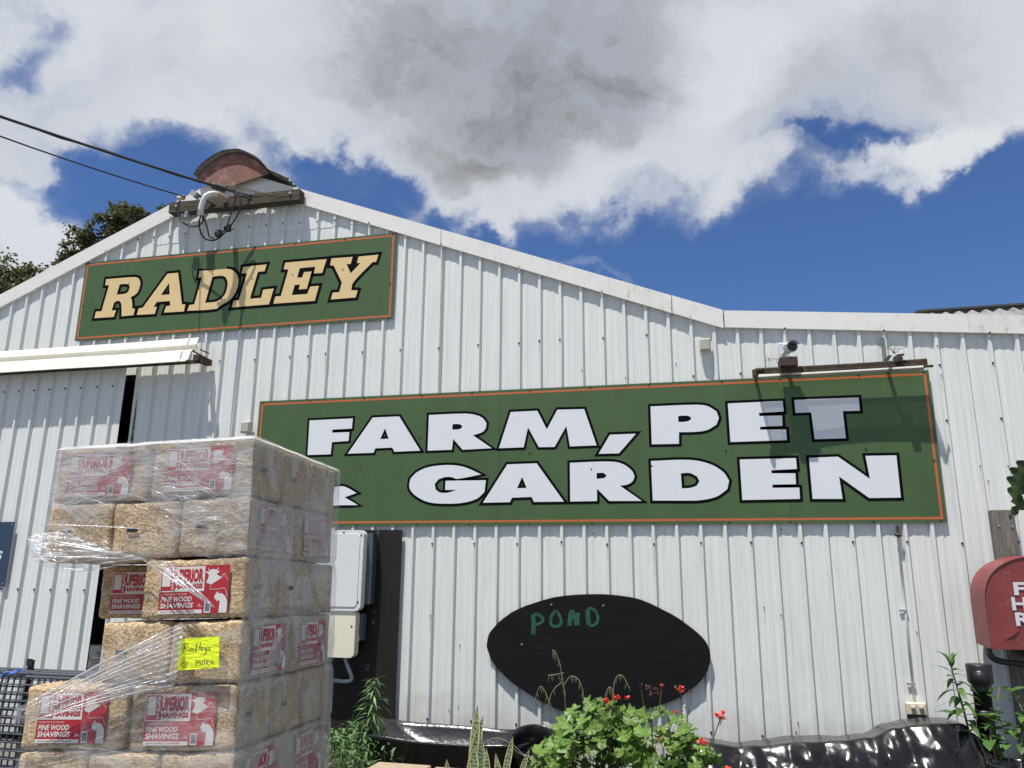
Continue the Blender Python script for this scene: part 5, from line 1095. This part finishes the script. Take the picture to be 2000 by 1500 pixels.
while cnt < 250:
    x = rng.uniform(3.02, 4.2); zt = gtop(x)
    if x > 3.72 and rng.random() < .40: continue
    y = -1.3+rng.uniform(-.34, .30)*(1 if x < 3.9 else .5)
    q = rng.random()**.55; z = .26+(zt-.27-.16*abs(y+1.3))*q
    az = rng.uniform(0, 6.28) if rng.random() < .35 else rng.gauss(math.pi, .9); M = orient((x, y, z), az, R(rng.gauss(14, 24)), rng.gauss(0, .35), rng.uniform(.55, 1.30))
    if rng.random() < .5: M = Matrix.Translation((x, y, z)) @ Matrix.Rotation(R(rng.uniform(15, 60)), 4, 'X') @ Matrix.Rotation(rng.uniform(-.6, .6), 4, 'Y') @ Matrix.Rotation(az, 4, 'Z') @ Matrix.Scale(rng.uniform(.55, 1.3), 4)
    inst(rng.choice(GL), 'leaf', gr, gi @ M); cnt += 1
    k.tube([(x, y, z), (x*.8+.2*(3.55+.8*(x-3.55)), y+.03, z-.04), (3.55+.85*(x-3.55), y*.6-.5, max(.05, z-.11))], .0016, 4, False)
for j in range(9):
    x = 3.2+.11*j; k.tube([(3.55+.5*(x-3.55), -1.27, .02), (x, -1.28, .3), (x+rng.uniform(-.03, .03), -1.28, gtop(x)-.05)], .005, 5)
k.build('stem', stem_m, gr)
k = MB()
for j in range(620):
    x = rng.uniform(3.05, 4.05); zt = gtop(x)-(.10 if x < 3.7 else .22); y = -1.2+rng.uniform(-.15, .25); z = .12+(max(.2, zt)-.12)*rng.random()**1.3; me = rng.choice(GL); M = orient((x, y, z), rng.uniform(0, 6.28), R(rng.gauss(10, 35)), rng.gauss(0, .5), rng.uniform(.5, 1.0)); b = len(k.v)
    k.v += [tuple(M @ v.co) for v in me.vertices]; k.f += [tuple(b+i for i in p.vertices) for p in me.polygons]; k.mi += [0]*len(me.polygons)
tag(k.build('inner_foliage', ger_m, gr, True), kind='stuff')
def flower(p, r=.03, n=7):
    k = MB()
    for j in range(n):
        a = 6.28*j/n+rng.uniform(-.3, .3); e = rng.uniform(-.2, .7); c = Vector(p)+Vector((math.cos(a)*r*.5, -.4*r*rng.random(), math.sin(a)*r*.4))
        for i in range(4):
            b = a+1.57*i; M = orient(c, b, e+rng.uniform(-.5, .8), 0, r*.75)
            k.quad(*[tuple(M @ Vector(v)) for v in ((-.12, 0, 0), (.12, 0, 0), (.42, .65, .1), (.2, .95, .05), (-.2, .95, .05), (-.42, .65, .1))])
    return k.build('flower', petal_m, gr)
for (x, y, z, r) in ((3.465, -1.34, .765, .024), (3.54, -1.34, .785, .024), (3.60, -1.3, .785, .018), (3.81, -1.2, .855, .013), (3.93, -1.2, .835, .028), (4.165, -1.25, .695, .040), (4.05, -1.4, .565, .030), (3.90, -1.25, .705, .015), (4.19, -1.42, .42, .03), (3.80, -1.45, .58, .010)): flower((x, y, z), r)
k = MB(); k.tube([(4.165, -1.25, .68), (4.13, -1.26, .60), (4.09, -1.27, .52)], .0035, 5); k.tube([(3.93, -1.2, .83), (3.93, -1.22, .6)], .003, 5); k.tube([(3.81, -1.2, .85), (3.79, -1.22, .7)], .003, 5); k.tube([(4.0, -1.2, .82), (3.95, -1.22, .62)], .002, 5); k.tube([(3.68, -1.2, .83), (3.70, -1.22, .66)], .002, 5); k.build('flower_stalk', stem_m, gr)
k = MB()
for (x, y, z) in ((3.67, -1.2, .845), (3.72, -1.2, .845), (3.75, -1.2, .84), (3.78, -1.2, .82), (3.735, -1.2, .80), (3.92, -1.21, .845), (3.95, -1.2, .72), (4.0, -1.2, .825), (3.48, -1.36, .73), (3.80, -1.22, .72), (3.88, -1.22, .70), (3.30, -1.42, .52), (4.165, -1.25, .665)):
    for j in range(8): M = orient((x+rng.uniform(-.012, .012), y, z+rng.uniform(-.015, .015)), rng.uniform(0, 6.28), rng.uniform(-1.2, 1.2), 0, .018); k.quad(*[tuple(M @ Vector(v)) for v in ((-.2, 0, 0), (.2, 0, 0), (.12, 1, .1), (-.12, 1, .1))])
tag(k.build('withered_flower', deadbud_m, gr), kind='stuff')
# grass with hanging seed heads
gs = thing('wild_grass', (3.05, -1.0, 0), 'dry wild grass stalks with hanging seed heads before the oval board', 'grass')
k = MB(); sd = MB()
for pts, ns in (([(3.14, -.95, .3), (3.14, -.95, .65), (3.12, -.95, .85), (3.08, -.95, 1.00), (3.05, -.95, 1.03)], 16), ([(3.13, -.95, .8), (3.18, -.95, .86), (3.24, -.95, .83), (3.27, -.95, .72)], 12), ([(3.1, -.95, .4), (3.06, -.95, .6), (2.98, -.95, .78), (2.94, -.95, .74), (2.92, -.95, .64)], 10), ([(3.12, -.95, .82), (3.06, -.95, .77), (3.02, -.95, .68), (3.01, -.95, .6)], 10), ([(3.46, -.95, .6), (3.48, -.95, .83), (3.53, -.95, .88), (3.58, -.95, .80)], 10), ([(3.42, -.95, .5), (3.42, -.95, .74), (3.45, -.95, .80), (3.48, -.95, .74)], 10), ([(3.13, -.95, .88), (3.06, -.95, .865), (3.02, -.95, .86)], 4), ([(2.45, -1.0, .1), (2.6, -1.0, .42), (2.78, -1.0, .41), (2.95, -1.0, .25)], 0)):
    s = smoothline(pts, 5); k.tube(s, .0022, 4)
    for j in range(ns):
        p = s[int(len(s)*(.35+.62*j/ns))]; L = rng.uniform(.03, .055); a = rng.uniform(-.012, .012)
        sd.tube([p, p+Vector((a, 0, -L*.5)), p+Vector((a*1.6, 0, -L))], [.0006, .0024, .0006], 4)
k.build('stalk', dry_m, gs); tag(sd.build('seed_head', pmat('seed_husk', (.16, .17, .085), .8, var=.3), gs), kind='stuff')
# sapling and vine by the pipe
sp_ = thing('sapling', (5.72, -.5, 0), 'leafy green sapling growing beside the black pipe', 'plant')
BL_ = lance_set('leaf', bush_m, .20, .075, (.3, .55, .8))
k = MB(); k.tube(smoothline([(5.78, -.5, .3), (5.76, -.5, .6), (5.73, -.5, .8), (5.70, -.5, .99)], 4), [.007]*8+[.006, .005, .004, .003, .003], 6); k.build('stem', stem_m, sp_)
for j in range(30):
    t = (j/29)**.8; p = Vector((5.775-.075*t, -.5, .5+.49*t)); a = j*2.4; inst(rng.choice(BL_), 'leaf', sp_, sp_.matrix_basis.inverted() @ orient(p, a, R(rng.uniform(10, 35)+45*(t > .9)), rng.uniform(-.3, .3), (1.05-.4*t)*rng.uniform(.75, 1.1)))
vn = thing('vine', (5.95, -.72, 0), 'straggling vine with heart-shaped leaves over the black pot', 'vine')
def ovate(L, wd):
    k = MB()
    def f(u, w):
        s = (math.sin(u**.62*math.pi))**.9; x = (w-.5)*wd*s; return (x, L*u, -.25*L*u*u+.25*abs(x))
    k.grid(f, 7, 4); return k.mesh('leaf', bush_m, True)
VL = [ovate(.10, .075), ovate(.085, .06)]
k = MB(); paths = [[(5.92, -.7, .36), (5.93, -.66, .55), (5.92, -.62, .72), (5.95, -.6, .85)], [(5.98, -.7, .37), (6.02, -.66, .55), (6.08, -.62, .68), (6.2, -.6, .6)], [(5.86, -.68, .40), (5.85, -.64, .56), (5.90, -.62, .66), (6.0, -.6, .62)], [(6.02, -.72, .38), (6.06, -.7, .62), (6.02, -.66, .80), (6.0, -.66, .84)], [(5.84, -.6, .62), (5.88, -.6, .55), (5.84, -.6, .50), (5.90, -.6, .44)]]
for p in paths:
    s = smoothline(p, 6); k.tube(s, .0028, 5)
    for j in range(12): q = s[rng.randrange(4, len(s))]; inst(rng.choice(VL), 'leaf', vn, vn.matrix_basis.inverted() @ orient(q, rng.uniform(0, 6.28), R(rng.uniform(-25, 45)), rng.uniform(-.4, .4), rng.uniform(.5, 1.2)))
k.build('stem', dry_m, vn)
# overhanging branch at the frame edge
br = thing('branch', (6.5, -.9, 2.1), 'dark lobed leaves of a branch reaching in beside the timber post', 'branch')
def lobed(L, wd, nl=5):
    k = MB()
    def f(u, w):
        e = abs(w-.5)*2; s = (.35+.65*math.sin(min(1, u*.95+.05)*math.pi))*(1+.22*math.cos(u*nl*6.28)*e); x = (w-.5)*wd*s
        return (x, L*u, -.25*L*u*u+.35*abs(x)+.012*math.sin(u*nl*6.28)*e)
    k.grid(f, 30, 6); return k.mesh('leaf', dark_leaf_m, True)
bi = br.matrix_basis.inverted()
LB = lobed(.36, .16); LB2 = lobed(.30, .075, 4)
def leafto(me, a, b, rollr, s=1):
    a, b = Vector(a), Vector(b); d = (b-a); q = d.to_track_quat('Y', 'Z').to_matrix().to_4x4(); inst(me, 'leaf', br, bi @ Matrix.Translation(a) @ q @ Matrix.Rotation(rollr, 4, 'Y') @ Matrix.Scale(s, 4))
leafto(LB, (6.24, -.9, 2.30), (6.00, -.93, 1.99), 1.2, 1.0); leafto(LB2, (6.25, -.9, 2.06), (5.98, -.94, 1.95), 1.0, .95); leafto(LB, (6.30, -.9, 2.32), (6.55, -.95, 2.2), .3); leafto(LB2, (6.26, -.85, 2.10), (6.18, -.95, 1.98), 1.0, .6); leafto(LB, (6.34, -.9, 2.2), (6.6, -.8, 2.05), -.4)
k = MB(); k.tube(smoothline([(6.95, -.9, 1.2), (6.75, -.9, 1.8), (6.5, -.9, 2.15), (6.3, -.9, 2.3), (6.25, -.9, 2.31)], 4), [.014]*8+[.01]*4+[.006]*5, 7); k.tube([(6.5, -.9, 2.12), (6.34, -.9, 2.09), (6.24, -.9, 2.06)], .005, 6); k.tube([(7.0, -.9, 0), (6.95, -.9, 1.22)], .016, 8); k.build('twig', stem_m, br)

# ------------------------------------------------------------------ trees beyond the shed
def tree(base, blobs, label, mat, nleaf, lsz, trunkto, seed):
    r = random.Random(seed); t = thing('tree', base, label, 'tree', 'trees beyond the shed roof')
    k = MB(); tp = Vector(trunkto)
    k.tube(smoothline([base, Vector(base).lerp(tp, .5)+Vector((.3, .1, 0)), tp], 5), [.28, .27, .26, .25, .24, .22, .2, .18, .16, .14, .12], 8)
    for (c, rad) in blobs:
        c = Vector(c); k.tube(smoothline([tp-Vector((0, 0, 1.0)), tp.lerp(c, .5)+Vector((r.uniform(-.2, .2), 0, .1)), c], 4), [.09, .085, .08, .07, .06, .05, .045, .035, .03], 6)
        for j in range(9):
            d = Vector((r.gauss(0, 1), r.gauss(0, 1), r.gauss(0, .8))).normalized()*rad*.9; k.tube([c-d*.1, c+d*.5+Vector((0, 0, .05)), c+d], [.03, .018, .008], 4)
    k.build('trunk', bark_m, t)
    k = MB(); tot = sum(q**2 for _, q in blobs)
    for (c, rad) in blobs:
        c = Vector(c); ncl = max(10, int(34*rad*rad/.8)); per = int(nleaf*rad*rad/tot/ncl)
        for _ in range(ncl):
            d = Vector((r.gauss(0, 1), r.gauss(0, 1), r.gauss(0, .8))).normalized()*rad*r.uniform(.35, 1.05); cc = c+d; cr = rad*r.uniform(.14, .30)
            for _ in range(per):
                p = cc+Vector((r.gauss(0, .5), r.gauss(0, .5), r.gauss(0, .42)))*cr*1.3; s = lsz*r.uniform(.6, 1.4)
                M = orient(p, r.uniform(0, 6.28), r.uniform(-1.2, .6), r.uniform(-.8, .8), s)
                k.quad(*[tuple(M @ Vector(v)) for v in ((0, 0, 0), (.32, .5, .04), (0, 1.1, -.08), (-.32, .5, .04))])
    k.build('crown', mat, t)
tree((-21.2, 16, 0), [((-21.6, 16, 12.3), 1.05), ((-20.5, 16.2, 12.25), .85), ((-21.0, 15.8, 11.3), 1.2), ((-19.9, 16, 11.5), .8), ((-22.4, 16, 11.7), 1.0), ((-19.4, 16, 11.0), .9), ((-19.9, 16.2, 11.9), .6)], 'dense dark tree beyond the roof at the frame edge', tree_m, 7000, .16, (-21, 16, 10.5), 3)
tree((-18.2, 16.5, 0), [((-18.75, 16.5, 13.0), .62), ((-18.2, 16.3, 13.75), .72), ((-17.55, 16.5, 13.3), .6), ((-18.55, 16.5, 12.2), .7), ((-17.3, 16.5, 14.55), .55), ((-16.65, 16.5, 14.75), .6), ((-16.1, 16.5, 14.6), .45), ((-19.2, 16.5, 11.9), .55), ((-16.9, 16.5, 14.0), .5)], 'airy olive tree with thin limbs showing above the roof slope', tree2_m, 6200, .15, (-18, 16.5, 11.5), 5)
tree((-15.0, 17, 0), [((-15.2, 17, 14.75), .42), ((-15.0, 17, 14.2), .5)], 'small olive crown peeping over the roof slope', tree_m, 1700, .15, (-15.1, 17, 13.2), 8)

bpy.context.view_layer.update()
